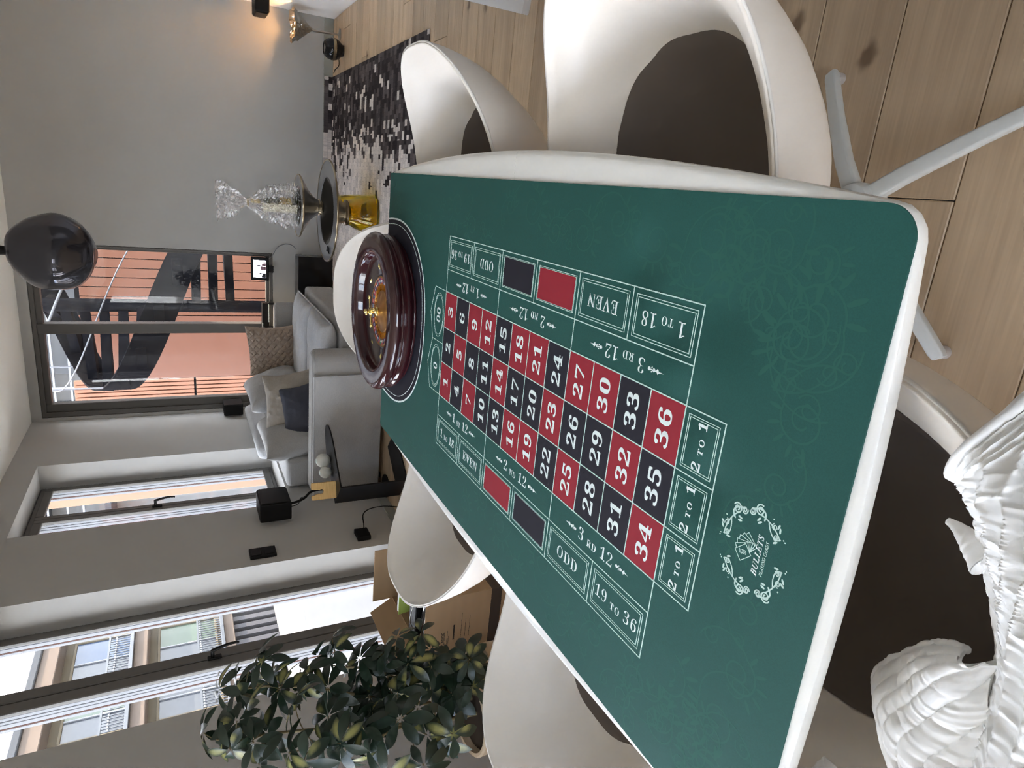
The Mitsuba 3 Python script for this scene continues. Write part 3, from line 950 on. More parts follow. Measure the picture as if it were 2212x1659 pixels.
# a pale building with balconies beyond that wall
gb = thing('balcony_building', 'pale grey building with balcony rails above the courtyard wall', 'building')
put(gb, 'wall', bx(-9, 6, 14, 14.3, -1.1, 9), 'mat_house_grey')
for z in (2.9, 4.1, 6.9):
    put(gb, 'balcony_slab', bx(-9, 6, 12.9, 14, z - .12, z, .01), 'mat_house_wall_blue')
    for zz in (.35, .62, .95):
        put(gb, 'rail', bx(-9, 6, 12.9, 12.94, z + zz, z + zz + .035), 'mat_rail_white')
for xx in np.arange(-8.5, 6, 1.5):
    put(gb, 'window', bx(xx, xx + .9, 13.97, 14.01, 3.2, 3.9), 'mat_house_greyblue')
    put(gb, 'window', bx(xx, xx + .9, 13.97, 14.01, 4.4, 6.2), 'mat_house_greyblue')
    put(gb, 'rail_post', bx(xx, xx + .04, 12.9, 12.94, 2.9, 3.85), 'mat_rail_white')

# the spiral stair
sp = thing('spiral_stair', 'dark steel spiral stair winding up the courtyard outside the back window', 'staircase')
SCX, SCY, SR = -1.27, 7.35, .98
put(sp, 'pole', move(trimesh.creation.cylinder(.075, 5.9, sections=20), SCX, SCY, 1.85), 'mat_stair_dark', True)
NT, RISE = 12.5, .193
# going up: from the right (angle 0) by the front (-90 deg) to the left (-180 deg)
def st_ang(z):
    return -math.pi / 2 - (z - 1.60) / (RISE * NT) * 2 * math.pi


zs = np.linspace(.72, 4.4, 200)
for r_, nm_, hh, th in ((SR, 'stringer', .34, .012), ):
    P = []
    for z in zs:
        a = st_ang(z)
        c_, s_ = math.cos(a), math.sin(a)
        P.append([(SCX + (r_ + d) * c_, SCY + (r_ + d) * s_, z + e) for d, e in ((-th, -hh / 2), (th, -hh / 2), (th, hh / 2), (-th, hh / 2))])
    put(sp, nm_, grid_mesh(np.array(P), wrap_v=True), 'mat_stair_dark', 40)
k_ = 0
z = .80
while z < 4.35:
    a = st_ang(z)
    w = 2 * math.pi / NT * .55
    pts = [(SCX + r_ * math.cos(a + q), SCY + r_ * math.sin(a + q)) for r_, q in [(.07, 0)] + [(SR, q) for q in np.linspace(-w / 2, w / 2, 5)]]
    put(sp, 'tread', prism(Polygon(pts).buffer(.02), z - .055, z + .045), 'mat_stair_dark')
    k_ += 1
    z += RISE
for zz, rr in ((.95, .014), (.55, .008)):
    put(sp, 'handrail', tube([(SCX + SR * math.cos(st_ang(z)), SCY + SR * math.sin(st_ang(z)), z + zz) for z in zs], rr, 6), 'mat_rail_white', True)
for z in np.arange(.85, 4.3, RISE * 2):
    a = st_ang(z)
    put(sp, 'baluster', move(trimesh.creation.cylinder(.010, .95, sections=6), SCX + SR * math.cos(a), SCY + SR * math.sin(a), z + .475), 'mat_rail_white')
# unseen deck over the courtyard, added to shade the terracotta wall
gl_ = thing('gallery', 'unseen walkway added high above the courtyard to shade it', 'walkway')
put(gl_, 'deck', bx(-2.3, 3.0, 5.72, 8.9, 5.95, 6.10, .01), 'mat_stair_grey')
put(gl_, 'beam', bx(-2.3, 3.0, 8.55, 8.75, 5.75, 5.95), 'mat_stair_dark')

# ------------------------------------------------------------------ outside, beyond the side windows
ap = thing('apartment_building', 'pale apartment block across the street with glazed floors and dark screens', 'building')
FX = -14.0
put(ap, 'wall', bx(FX - 3, FX - .4, 8, 40, -6.5, 5.0), 'mat_house_cream')
put(ap, 'slab', bx(FX - 3, FX + .35, 8, 40, 4.88, 5.30, .02), 'mat_house_slab')
put(ap, 'roof_trim', bx(FX - 3, FX + .45, 8, 40, 5.30, 5.48, .02), 'mat_house_wall_blue')
put(ap, 'slab', bx(FX - 3, FX + .35, 8, 40, 2.62, 2.98, .02), 'mat_house_slab')
put(ap, 'slab', bx(FX - 3, FX + .35, 8, 40, .22, .52, .02), 'mat_house_slab')
put(ap, 'slab_edge', bx(FX + .30, FX + .50, 8, 40, 2.98, 3.08, .01), 'mat_house_greyblue')
put(ap, 'slab_edge', bx(FX + .30, FX + .50, 8, 40, .52, .62, .01), 'mat_house_greyblue')
cols = ['mat_house_green', 'mat_house_teal', 'mat_house_greyblue', 'mat_house_green', 'mat_house_blue']
q = 0
for (za, zb) in ((2.98, 4.88), (.62, 2.62)):
    y = 8.2
    while y < 39:
        w = 1.9
        f = put(ap, 'window', ring('y', y, y + w, za + .06, zb - .22, .07, FX - .40, FX - .28, .01), 'mat_house_cream')
        c0 = cols[q % 5]
        put(f, 'pane', bx(FX - .36, FX - .33, y + .07, y + w * .42, za + .12, zb - .28), 'mat_house_greyblue')
        put(f, 'pane', bx(FX - .36, FX - .33, y + w * .42 + .05, y + w - .07, za + .12, zb - .28), c0)
        put(f, 'bar', bx(FX - .37, FX - .29, y + w * .42, y + w * .42 + .05, za + .12, zb - .28), 'mat_outer_white')
        put(f, 'bar', bx(FX - .36, FX - .30, y + .07, y + w - .07, za + .55, za + .59), 'mat_outer_white')
        q += 1
        y += w + .38
    y = 8.0
    rl = []
    while y < 40:
        rl.append(bx(FX + .36, FX + .38, y, y + .025, za, za + .62))
        y += .11
    put(ap, 'railing', cat(rl + [bx(FX + .34, FX + .40, 8, 40, za + .62, za + .67)]), 'mat_house_greyblue', kind='stuff', label='thin upright railing bars')
for za, zb in ((-2.10, .22), (-3.74, -2.67)):
    y = 11.0
    while y < 34:
        put(ap, 'screen_slat', bx(FX - .05, FX + .12, y, y + .21, za, zb), 'mat_house_slat')
        y += .40
put(ap, 'beam', bx(FX - 1, FX + .30, 8, 40, -2.67, -2.10, .02), 'mat_house_beam')
put(ap, 'beam', bx(FX - 1, FX + .22, 8, 40, -3.95, -3.74, .02), 'mat_house_slat')
put(ap, 'plinth', bx(FX - 1, FX + .20, 8, 40, -6.5, -3.95, .02), 'mat_house_wall_blue')
wg = thing('building_wing', 'terracotta pier of the facade outside the narrow window', 'building')
put(wg, 'pier', bx(-3.14, -2.40, 6.0, 6.5, -6.5, 8.0, .01), 'mat_terracotta_light')
sb = thing('street_shrub', 'green shrub in the street below the narrow window', 'shrub')
lv = []
for i in range(500):
    p = rng.normal(size=3) * [.5, 1.0, .4] + [-11.2, 26.0, -1.9]
    u = rng.normal(size=(2, 3)) * .16
    lv.append(np.array([p - u[0], p + u[1], p + u[0], p - u[1]]))
lv = np.array(lv)
rough('mat_shrub', (.06, .14, .05), .7, .3)
put(sb, 'foliage', trimesh.Trimesh(lv.reshape(-1, 3), (np.arange(500)[:, None, None] * 4 + np.array([[0, 1, 2], [0, 2, 3]])[None]).reshape(-1, 3), process=False), 'mat_shrub', kind='stuff', label='leaves')
put(sb, 'trunk', bx(-11.3, -11.1, 25.9, 26.1, -6.5, -1.7), 'mat_stair_dark')

# ------------------------------------------------------------------ rug
rg = thing('patchwork_rug', 'patchwork hide rug of small tiles fading from black edge to pale grey', 'rug')
rp = [[-1.0, RY0, 0], [RX1, RY0, 0], [RX1, RY1 - .012, 0], [-1.0, RY1 - .012, 0]]
put(rg, 'pile', bx(-.58, RX1, RY0, RY1 - .012, 0.0005, .007, .002), 'mat_rug')
put(rg, 'upturned_edge', bx(-.33, RX1, RY1 - .012, RY1 - .004, .0005, .080, .002), 'mat_rug')

# ------------------------------------------------------------------ sofa
def weave_fabric(c, s=420.0):
    def f(p, n, uv):
        v = noise(p.x * s, p.y * s, p.z * s) - .5
        w = fbm(p.x * 6, p.y * 6, p.z * 6) - .5
        return mi.Color3f(*c) * (1 + .30 * v + .25 * w)
    return proc(f)


rough('mat_sofa', weave_fabric((.34, .335, .325)), .85, .2, sheen=.4)
rough('mat_sofa_light', weave_fabric((.42, .425, .43)), .85, .2, sheen=.4)
rough('mat_pillow_brown', weave_fabric((.33, .26, .205)), .8, .2, sheen=.3)
rough('mat_pillow_taupe', weave_fabric((.33, .295, .25)), .75, .25, sheen=.4)
rough('mat_pillow_navy', weave_fabric((.035, .038, .052)), .7, .3, sheen=.4)
sf = thing('sofa', 'grey fabric sofa along the window wall with rounded arms', 'sofa')


def arm_mesh(y0, y1, x0, x1, z0, z1):
    r = (y1 - y0) / 2
    P = unary_union([sbox(x0, y0, x1 - r, y1), shapely.Point(x1 - r, (y0 + y1) / 2).buffer(r, quad_segs=12)])
    ps = []
    L_ = [(.012, z0, z0 + .01), (0, z0 + .01, z1 - .03)]
    e = [prism(P, z0, z1 - .035)]
    for i, (ins, za, zb) in enumerate(((.003, z1 - .035, z1 - .022), (.010, z1 - .022, z1 - .012), (.020, z1 - .012, z1 - .004), (.032, z1 - .004, z1))):
        e.append(prism(P.buffer(-ins), za, zb))
    return cat(e)


ak = put(sf, 'arm', arm_mesh(3.275, 3.455, -1.93, -.80, .04, .545), 'mat_sofa', 30)
put(ak, 'outer_panel', rbox(-1.945, -.975, 3.245, 3.29, .03, .540, .014, 12), 'mat_sofa_light', 40)
put(ak, 'panel_piping', tube(np.array([(-1.93, 3.250, .536), (-1.4, 3.250, .537), (-1.0, 3.250, .536), (-.986, 3.250, .530), (-.980, 3.250, .516), (-.979, 3.250, .3), (-.979, 3.250, .05)]), .005, 6), 'mat_sofa_light', True)
put(sf, 'arm', arm_mesh(4.985, 5.165, -1.93, -.78, .04, .575), 'mat_sofa', 30)
put(sf, 'base', rbox(-1.93, -.60, 3.47, 4.97, .05, .315, .03, 12), 'mat_sofa', 40)
put(sf, 'back', rbox(-1.945, -1.70, 3.46, 4.98, .05, .700, .04, 12), 'mat_sofa', 40)
hd = put(sf, 'headrest', move(rbox(-.06, .06, -.58, .58, -.20, .20, .045, 12), -1.865, 4.62, .645, ry=-.16), 'mat_sofa_light', 40)
for ya, yb in ((3.475, 4.215), (4.225, 4.965)):
    m = pillow(1.02, yb - ya, .15, 41, 5.0, seed=ya, wr=.010)
    m.apply_translation([-1.15, (ya + yb) / 2, .372])
    # wrinkles run from the back towards the front
    v = m.vertices
    v[:, 2] += np.where(v[:, 2] > .38, .008 * (meshkit.noise(np.stack([v[:, 0] * 2.5, v[:, 1] * 26, v[:, 2] * 0], 1)) - .5), 0)
    ck = put(sf, 'seat_cushion', m, 'mat_sofa_light', True)
    a = np.linspace(-1, 1, 40)
    put(ck, 'piping', tube(np.stack([np.full(40, -.643), (ya + yb) / 2 + a * (yb - ya) * .485, .372 + 0 * a], 1), .006, 6), 'mat_sofa_light', True)
for cy, cx, cz, lean, h in ((4.52, -1.46, .640, -.32, .50), (3.80, -1.62, .620, -.22, .46)):
    m = pillow(h, .74, .24, 37, 3.6, seed=cy, wr=.012)
    m.apply_transform(trimesh.transformations.rotation_matrix(math.pi / 2 + lean, [0, 1, 0]))
    m.apply_translation([cx, cy, cz])
    put(sf, 'back_cushion', m, 'mat_sofa', True)
for x, y in ((-1.85, 3.33), (-.9, 3.36), (-1.85, 5.08), (-.9, 5.07), (-.7, 3.6), (-.7, 4.85)):
    put(sf, 'foot', move(trimesh.creation.cylinder(.022, .06, sections=14), x, y, .03), 'mat_black_satin', True)


def orient(m, normal, up, at):
    """the cushion's own z to the normal, its y towards up"""
    n = np.array(normal, float); n /= np.linalg.norm(n)
    u = np.array(up, float); u -= n * (u @ n); u /= np.linalg.norm(u)
    M = np.eye(4); M[:3, 0] = np.cross(u, n); M[:3, 1] = u; M[:3, 2] = n; M[:3, 3] = at
    m = m.copy(); m.apply_transform(M)
    return m


# pleated lattice pillow
m = pillow(.48, .46, .18, 121, 2.2, 3, .006, .10)
v = m.vertices
s_ = np.sign(v[:, 2])
a_, b_ = (v[:, 0] + v[:, 1]) / .062, (v[:, 0] - v[:, 1]) / .062
ia, ib = np.floor(a_), np.floor(b_)
chk = (ia + ib) % 2
fa, fb = a_ - ia, b_ - ib
hgt = np.where(chk < .5, np.sin(fa * np.pi) ** .8 * (1 - .55 * fb), np.sin(fb * np.pi) ** .8 * (1 - .55 * fa))
v[:, 2] += s_ * hgt * .020 * np.clip(np.abs(v[:, 2]) / .03, 0, 1)
k = thing('pillow', 'brown lattice-pleated pillow leaning on the far sofa arm', 'pillow')
scene[k] = mikit.ply(orient(m, (.05, -1, .38), (-.10, .2, 1), (-1.20, 4.87, .615)), 'mat_pillow_brown', smooth=35)
k = thing('pillow', 'taupe pillow leaning on the sofa behind the navy one', 'pillow')
scene[k] = mikit.ply(orient(pillow(.48, .46, .19, 49, 2.0, 5, .016, .13), (.55, -.75, .42), (-.25, .35, 1), (-1.34, 3.86, .60)), 'mat_pillow_taupe', smooth=True)
k = thing('pillow', 'dark navy pillow behind the near sofa arm', 'pillow')
scene[k] = mikit.ply(orient(pillow(.44, .42, .16, 49, 2.0, 9, .014, .13), (.35, -.60, .62), (-.35, .45, .8), (-1.36, 3.64, .535)), 'mat_pillow_navy', smooth=True)

# ------------------------------------------------------------------ black bent-steel table in front of the arm
rough('mat_ctable', (.004, .004, .0045), .4, .2)
ct = thing('side_table', 'black bent steel side table standing against the near sofa arm', 'side table')
CA = np.array([.63, .777]); CB = np.array([-.777, .63]); C0 = np.array([-1.675, 2.735])


def cpt(a, b, z):
    q = C0 + CA * a + CB * b
    return [q[0], q[1], z]


def cplate(outline, z0, z1):
    P = Polygon([cpt(a, b, 0)[:2] for a, b in outline])
    return prism(P, z0, z1)


e_ = [(0, -.125), (0, .125)] + [(.30 + .25 * math.sin(t), .125 * math.cos(t)) for t in np.linspace(0, math.pi, 24)]
put(ct, 'top_plate', cplate(e_, .462, .472), 'mat_ctable')
put(ct, 'leg_plate', cplate([(-.010, -.125), (.0, -.125), (.0, .125), (-.010, .125)], .0, .472), 'mat_ctable')
put(ct, 'foot_plate', cplate([(0, -.125), (0, .125), (.40, .125), (.40, -.125)], .0005, .010), 'mat_ctable')
rough('mat_ball_white', (.62, .62, .56), .45, .4)
for i, (a, b, r, w) in enumerate(((.30, .055, .050, 'the nearer, front one'), (.215, .075, .042, 'the one behind'))):
    q = thing('ball_shaker', ('larger cream ball shaker on the black side table' if i == 0 else 'smaller cream ball shaker behind the larger one on the black side table'), 'shaker')
    p_ = cpt(a, b, .4725)
    put(q, 'body', lathe([(0, 0), (r * .45, 0)] + [(r * math.sin(t), r * .92 - r * math.cos(t)) for t in np.linspace(.5, math.pi - .38, 22)] + [(r * .30, r * 1.80), (0, r * 1.79)], 32, *p_), 'mat_ball_white', 50)
    put(q, 'cap', lathe([(r * .30, r * 1.80), (r * .33, r * 1.85), (r * .28, r * 1.95), (0, r * 1.97)], 24, *p_), 'mat_print_white', True)
rough('mat_bamboo', proc(lambda p, n, uv: mix((.52, .34, .13), (.42, .26, .09), noise(p.x * 20, p.y * 20, p.z * 160))), .5, .4)
q = thing('wooden_holder', 'upright golden wooden holder with a keyhole notch on the black side table', 'holder')
P = sbox(-.058, 0, .058, .165).difference(unary_union([shapely.Point(-.004, .100).buffer(.017), Polygon([(-.014, .10), (.006, .10), (.016, .17), (-.032, .17)])])).buffer(-.008).buffer(.008)
m = trimesh.creation.extrude_polygon(P, .022, engine='earcut')
v = m.vertices.copy(); m.vertices = np.stack([v[:, 0], v[:, 2], v[:, 1]], 1); m.invert()
p_ = cpt(.045, .01, .4725)
put(q, 'block', move(m, p_[0], p_[1] , p_[2], rz=.30), 'mat_bamboo')

# ------------------------------------------------------------------ small things on and near the walls
def slab(name, label, cat_, x0, x1, y0, y1, z0, z1, r, mat, extra=None):
    q = thing(name, label, cat_)
    put(q, 'body', rbox(x0, x1, y0, y1, z0, z1, r, 10), mat, 40)
    return q


q = slab('wall_switch', 'black switch plate on the wall between the two side windows', 'switch', XL + .0005, XL + .020, 2.535, 2.645, .895, 1.055, .004, 'mat_black_plastic')
put(q, 'rocker', bx(XL + .018, XL + .024, 2.550, 2.630, .985, 1.045, .002), 'mat_black_satin'); put(q, 'rocker', bx(XL + .018, XL + .024, 2.550, 2.630, .905, .965, .002), 'mat_black_satin')
q = slab('wall_socket', 'black wall socket low on the side wall with a cable', 'socket', XL + .0005, XL + .035, 2.555, 2.675, .275, .365, .004, 'mat_black_plastic')
put(q, 'cable', tube(spline([(XL + .036, 2.66, .30), (XL + .06, 2.74, .285), (XL + .07, 2.83, .25), (XL + .08, 2.86, .12), (XL + .09, 2.80, .02), (XL + .2, 2.6, .006)], 40), .004, 6), 'mat_black_plastic', True)
q = slab('speaker', 'small black speaker on a stand behind the near sofa arm', 'speaker', -1.935, -1.800, 2.945, 3.20, .740, .950, .010, 'mat_black_plastic')
put(q, 'grille', rbox(-1.802, -1.790, 2.955, 3.19, .750, .940, .004, 8), 'mat_black_satin', 40)
put(q, 'stand_arm', tube(spline([(-1.875, 3.07, .745), (-1.875, 3.10, .66), (-1.88, 3.17, .60), (-1.88, 3.222, .565), (-1.88, 3.228, .40), (-1.88, 3.228, .02)], 40), .009, 8), 'mat_black_plastic', True)
put(q, 'stand_foot', lathe([(0, 0.0005), (.09, .0005), (.09, .010), (.02, .016), (0, .016)], 28, -1.86, 3.14, 0), 'mat_black_plastic', 30)
put(q, 'cable', tube(spline([(-1.86, 3.0, .745), (-1.85, 3.02, .68), (-1.85, 3.09, .655), (-1.87, 3.13, .635)], 24), .003, 6), 'mat_black_plastic', True)
q = slab('speaker', 'small black speaker in the corner beside the back window', 'speaker', -1.945, -1.832, 5.20, YB - .001, .855, 1.03, .008, 'mat_black_plastic')
put(q, 'grille', bx(-1.94, -1.838, 5.192, 5.201, .865, 1.02, .003), 'mat_black_satin')
q = slab('speaker', 'black speaker fixed to the white right wall', 'speaker', 1.665, XR - .0005, 5.02, 5.26, .600, .715, .012, 'mat_black_plastic')
put(q, 'grille', bx(1.657, 1.667, 5.04, 5.24, .612, .703, .003), 'mat_black_satin')
q = slab('subwoofer', 'black box speaker on the floor beneath the back window', 'speaker', -.770, -.352, 5.19, YB - .016, .004, .336, .006, 'mat_black_gloss')
for x in (-.75, -.40):
    put(q, 'rubber_foot', move(trimesh.creation.cylinder(.015, .008, sections=12), x + .01, 5.25, .004), 'mat_black_plastic')
q = slab('sound_bar', 'short black box standing on the sill of the back window', 'speaker', -1.095, -.835, 5.300, 5.370, .593, .655, .006, 'mat_black_satin')
put(q, 'bracket', cat([bx(-1.10, -1.08, 5.315, 5.384, .545, .594), bx(-.85, -.83, 5.315, 5.384, .545, .594)]), 'mat_black_plastic')
put(q, 'trim', cat([bx(-1.02, -.84, 5.296, 5.301, .593, .600), bx(-1.09, -1.03, 5.296, 5.301, .648, .655)]), 'mat_print_white')

df = thing('digital_photo_frame', 'small black digital photo frame lit in the corner of the back window', 'photo frame')
FM = T().translate([-.505, 5.345, .668]).rotate([0, 0, 1], -4).rotate([1, 0, 0], -12)
put(df, 'housing', mikit.ply(rbox(-.112, .112, -.010, .012, -.080, .080, .006, 10), 'mat_black_plastic', smooth=40), None, tw=FM)
put(df, 'screen', {**mikit.ply(bx(-.085, .085, -.0112, -.0102, -.058, .058), 'mat_print_white'), 'emitter': {'type': 'area', 'radiance': {'type': 'rgb', 'value': [.16, .16, .19]}}}, None, tw=FM)
sil = [sbox(-.083, -.056, -.060, -.020), sbox(-.060, -.056, -.050, -.030), sbox(-.05, -.056, -.040, .0), sbox(-.038, -.050, .02, -.044), sbox(.03, -.04, .036, .02)]
sm_ = prism(unary_union(sil), 0, .0008)
v = sm_.vertices.copy(); sm_.vertices = np.stack([v[:, 0], -.0114 - v[:, 2], v[:, 1]], 1)
put(df, 'screen_picture', mikit.ply(sm_, 'mat_pillow_navy'), None, tw=FM)
sm_ = prism(unary_union([sbox(-.008, -.056, .024, -.012), sbox(.030, -.056, .050, -.02), sbox(.056, -.056, .07, -.034)]), 0, .0008)
v = sm_.vertices.copy(); sm_.vertices = np.stack([v[:, 0], -.0114 - v[:, 2], v[:, 1]], 1)
rough('mat_screen_rose', (.36, .22, .26), .6, .3)
put(df, 'screen_picture', mikit.ply(sm_, 'mat_screen_rose'), None, tw=FM)
put(df, 'stand', mikit.ply(bx(-.03, .03, .010, .03, -.123, -.02), 'mat_black_plastic'), None, tw=FM)
put(df, 'cable', tube(spline([(-.42, 5.37, .62), (-.38, 5.374, .55), (-.30, 5.376, .50), (-.26, 5.376, .40), (-.30, 5.376, .33)], 30), .003, 6), 'mat_outer_white', True)

# ------------------------------------------------------------------ glass-footed bell tables
bs('mat_amber', {'type': 'dielectric', 'int_ior': 1.48, 'specular_transmittance': {'type': 'rgb', 'value': [.98, .87, .22]}})
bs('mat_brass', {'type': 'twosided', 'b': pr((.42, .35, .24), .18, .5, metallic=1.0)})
bs('mat_brass_dark', {'type': 'twosided', 'b': pr((.16, .135, .10), .25, .5, metallic=.9)})
bs('mat_funnel_metal', {'type': 'twosided', 'b': pr((.36, .335, .30), .22, .5, metallic=.9)})
bs('mat_smoke_glass', {'type': 'twosided', 'b': pr((.14, .14, .145), .06, .5, clearcoat=1.0)})
bs('mat_funnel_dark', {'type': 'twosided', 'b': pr((.040, .036, .030), .12, .5, metallic=.4)})


def bell_table(label, x, y, h, R, rb, hb, rt):
    q = thing('bell_table', label, 'side table')
    wall = .012
    rc = rb * .62
    prof = [(0, .0005), (rb, .0005), (rb * 1.0, .006)]
    for t in np.linspace(0, 1, 14):
        prof.append((rb - (rb - rc) * t ** 1.8, .006 + (hb - .03) * t))
    prof += [(rc * .96, hb - .010), (rc * .86, hb), (rc * .80, hb - .012)]
    for t in np.linspace(1, 0, 12):
        prof.append((rb - wall - (rb - rc) * t ** 1.8, .016 + (hb - .05) * t))
    prof += [(0, .014)]
    put(q, 'glass_base', lathe(prof, 56, x, y, .0075), 'mat_amber', 50)
    put(q, 'collar', lathe([(rc * .80, hb - .004), (rc * 1.02, hb), (rc * 1.02, hb + .012), (rc * .80, hb + .020), (rc * .74, hb + .03)], 48, x, y, .0075), 'mat_brass', 40)
    f = [(rc * .74, hb + .03)]
    for t in np.linspace(0, 1, 14)[1:]:
        f.append((rc * .74 + (R * .985 - rc * .74) * t ** 1.25, hb + .03 + (h - .012 - hb - .03) * t ** .80))
    put(q, 'funnel', lathe(f, 64, x, y, 0), 'mat_funnel_metal', True)
    put(q, 'rim', lathe([(R * .985, h - .012), (R, h - .010), (R * 1.004, h - .004), (R, h + .001), (R * .975, h + .001), (R * .97, h - .004)], 72, x, y, 0), 'mat_brass', 40)
    put(q, 'glass_top', lathe([(rt, h - .010), (R * .975, h - .010), (R * .975, h - .001), (rt, h - .001), (rt, h - .010)], 72, x, y, 0), 'mat_smoke_glass', 30, label='smoked glass ring')
    # the dark funnel mouth below the glass
    g = [(rt, h - .006)]
    for t in np.linspace(0, 1, 10)[1:]:
        g.append((rt - (rt - rc * .7) * t, h - .006 - (h - .02 - hb - .03) * t ** .9))
    g.append((0, g[-1][1]))
    put(q, 'funnel_mouth', lathe(g, 40, x, y, 0), 'mat_funnel_dark', 40, label='dark funnel mouth')
    return q


BTX, BTY = .165, 3.745
bell_table('low wide bell-shaped table with smoked top on an amber glass foot', BTX, BTY, .372, .372, .150, .215, .245)
bell_table('smaller taller bell-shaped table behind the wide one holding a wrapped bottle', BTX + .01, BTY + .290, .530, .236, .125, .345, .15)
q = thing('corkscrew', 'small steel corkscrew lying on the wide bell-shaped table', 'corkscrew')
put(q, 'shaft', tube([(-.10, 3.64, .378), (-.13, 3.59, .379)], .005, 8), 'mat_black_satin', True)
put(q, 'grip', tube([(-.085, 3.628, .380), (-.118, 3.652, .380)], .007, 8), 'mat_black_satin', True)

# the wrapped bottle
bs('mat_bottle', {'type': 'twosided', 'b': pr((.035, .042, .012), .10, .5)})
rough('mat_cream', (.70, .66, .50), .7, .3)
bs('mat_gold_label', {'type': 'twosided', 'b': pr((.50, .36, .10), .35, .5, metallic=.6)})
bs('mat_film', {'type': 'blendbsdf', 'weight': .11, 'a': {'type': 'thindielectric', 'int_ior': 1.5}, 'b': {'type': 'twosided', 'b': {'type': 'roughconductor', 'material': 'Al', 'alpha': .06}}})
gbm = thing('wrapped_bottle', 'bottle with a cream card wrapped in clear film on the taller bell-shaped table', 'bottle')
GXB, GYB, GZB = BTX + .005, BTY + .285, .532
put(gbm, 'glass', lathe([(0, 0), (.040, 0), (.043, .006), (.043, .17), (.038, .20), (.020, .25), (.0145, .28), (.0145, .315), (.017, .32), (.016, .33), (0, .331)], 32, GXB + .015, GYB, GZB), 'mat_bottle', 40)
put(gbm, 'foil', lathe([(.0155, .27), (.0160, .322), (.018, .325), (.017, .334), (0, .336)], 24, GXB + .015, GYB, GZB), 'mat_gold_label', 40)
put(gbm, 'label', lathe([(.0435, .05), (.0437, .055), (.0437, .13), (.0435, .135)], 32, GXB + .015, GYB, GZB), 'mat_gold_label', 40)
cd = []
for a, w_ in ((-.052, .030), (-.034, .026), (-.016, .024)):
    cd.append(bx(a, a + w_, -.066 + abs(a) * .2, -.062 + abs(a) * .2, .012, .27 - abs(a + .03) * .6, .001))
put(gbm, 'card_strip', cat(cd[:1]).apply_translation([GXB, GYB, GZB]), 'mat_cream'); put(gbm, 'card_strip', cd[1].apply_translation([GXB, GYB, GZB]), 'mat_cream'); put(gbm, 'card_strip', cd[2].apply_translation([GXB, GYB, GZB]), 'mat_cream')
na, nz = 150, 130
aa = np.linspace(0, 2 * np.pi, na, endpoint=False)[:, None]
zz = np.linspace(0, 1, nz)[None, :]
base = np.interp(zz[0], [0, .05, .25, .45, .58, .63, .67, .75, .88, 1.0], [.135, .155, .140, .105, .050, .026, .030, .075, .105, .125])[None, :]
qn = np.stack([np.cos(aa) * 1.0 + 0 * zz, np.sin(aa) + 0 * zz, zz * 2.6 + 0 * aa], -1)
rr = base * (1 + .55 * (meshkit.fbm(qn * 4.5, 3, 5) - .5) + .30 * np.abs(meshkit.noise(qn * 11, 8) - .5) * 2 - .15 + .07 * (meshkit.noise(qn * 22, 12) - .5))
rr *= np.where(zz > .66, 1 + .35 * np.sin(aa * 5 + zz * 6) * (zz - .66) * 2.2, 1)
H_ = .565
P = np.stack([GXB + rr * np.cos(aa), GYB + rr * np.sin(aa), GZB + .004 + H_ * (zz + .03 * (meshkit.noise(qn * 7, 2) - .5))], -1)
put(gbm, 'clear_film', grid_mesh(P, wrap_u=True), 'mat_film', False, label='crumpled clear film')
P2 = P.copy(); P2[..., :2] = (P[..., :2] - [GXB, GYB]) * (.72 + .2 * meshkit.noise(qn * 6, 4)[..., None]) + [GXB, GYB]

put(gbm, 'ribbon', tube([(GXB + .028 * math.cos(t), GYB + .028 * math.sin(t), GZB + .004 + H_ * .63) for t in np.linspace(0, 2 * np.pi, 24)], .003, 6), 'mat_gold_label', True)

# ------------------------------------------------------------------ pendant lamp
bs('mat_dark_chrome', {'type': 'twosided', 'b': pr((.075, .075, .090), .07, .6, metallic=.85, clearcoat=1.0)})
pl = thing('pendant_lamp', 'dark mirror-glossy blown orb lamp hanging in front of the back window', 'pendant lamp')
PX, PY, PZ = -.217, 3.684, 2.077
ic = trimesh.creation.icosphere(5, 1.0)
v = ic.vertices
n_ = meshkit.fbm(v * 1.1 + 3.1, 2, 4) - .5
f_ = 1 + .26 * n_
for d_, a_, w_ in (((.75, -.55, .2), -.14, .35), ((.35, -.9, -.25), -.10, .5), ((-.5, -.8, -.5), .07, .6)):
    d_ = np.array(d_) / np.linalg.norm(d_)
    f_ += a_ * np.exp(-((1 - v @ d_) / w_) ** 2 * 4)
f_ *= 1 - .10 * np.clip(v[:, 2] - .5, 0, 1)
ic.vertices = v * f_[:, None] * [.228, .222, .246] + [PX, PY, PZ]
put(pl, 'orb', ic, 'mat_dark_chrome', True)
put(pl, 'cap', lathe([(.028, 0), (.028, .05), (.012, .065), (0, .065)], 20, PX, PY, PZ + .235), 'mat_black_satin', 40)
put(pl, 'cord', tube([(PX, PY, PZ + .29), (PX, PY, ZC - .02)], .0035, 6), 'mat_black_plastic')
put(pl, 'ceiling_rose', lathe([(0, -.025), (.05, -.025), (.055, -.018), (.055, -.0005), (0, -.0005)], 28, PX, PY, ZC), 'mat_black_satin', 40)

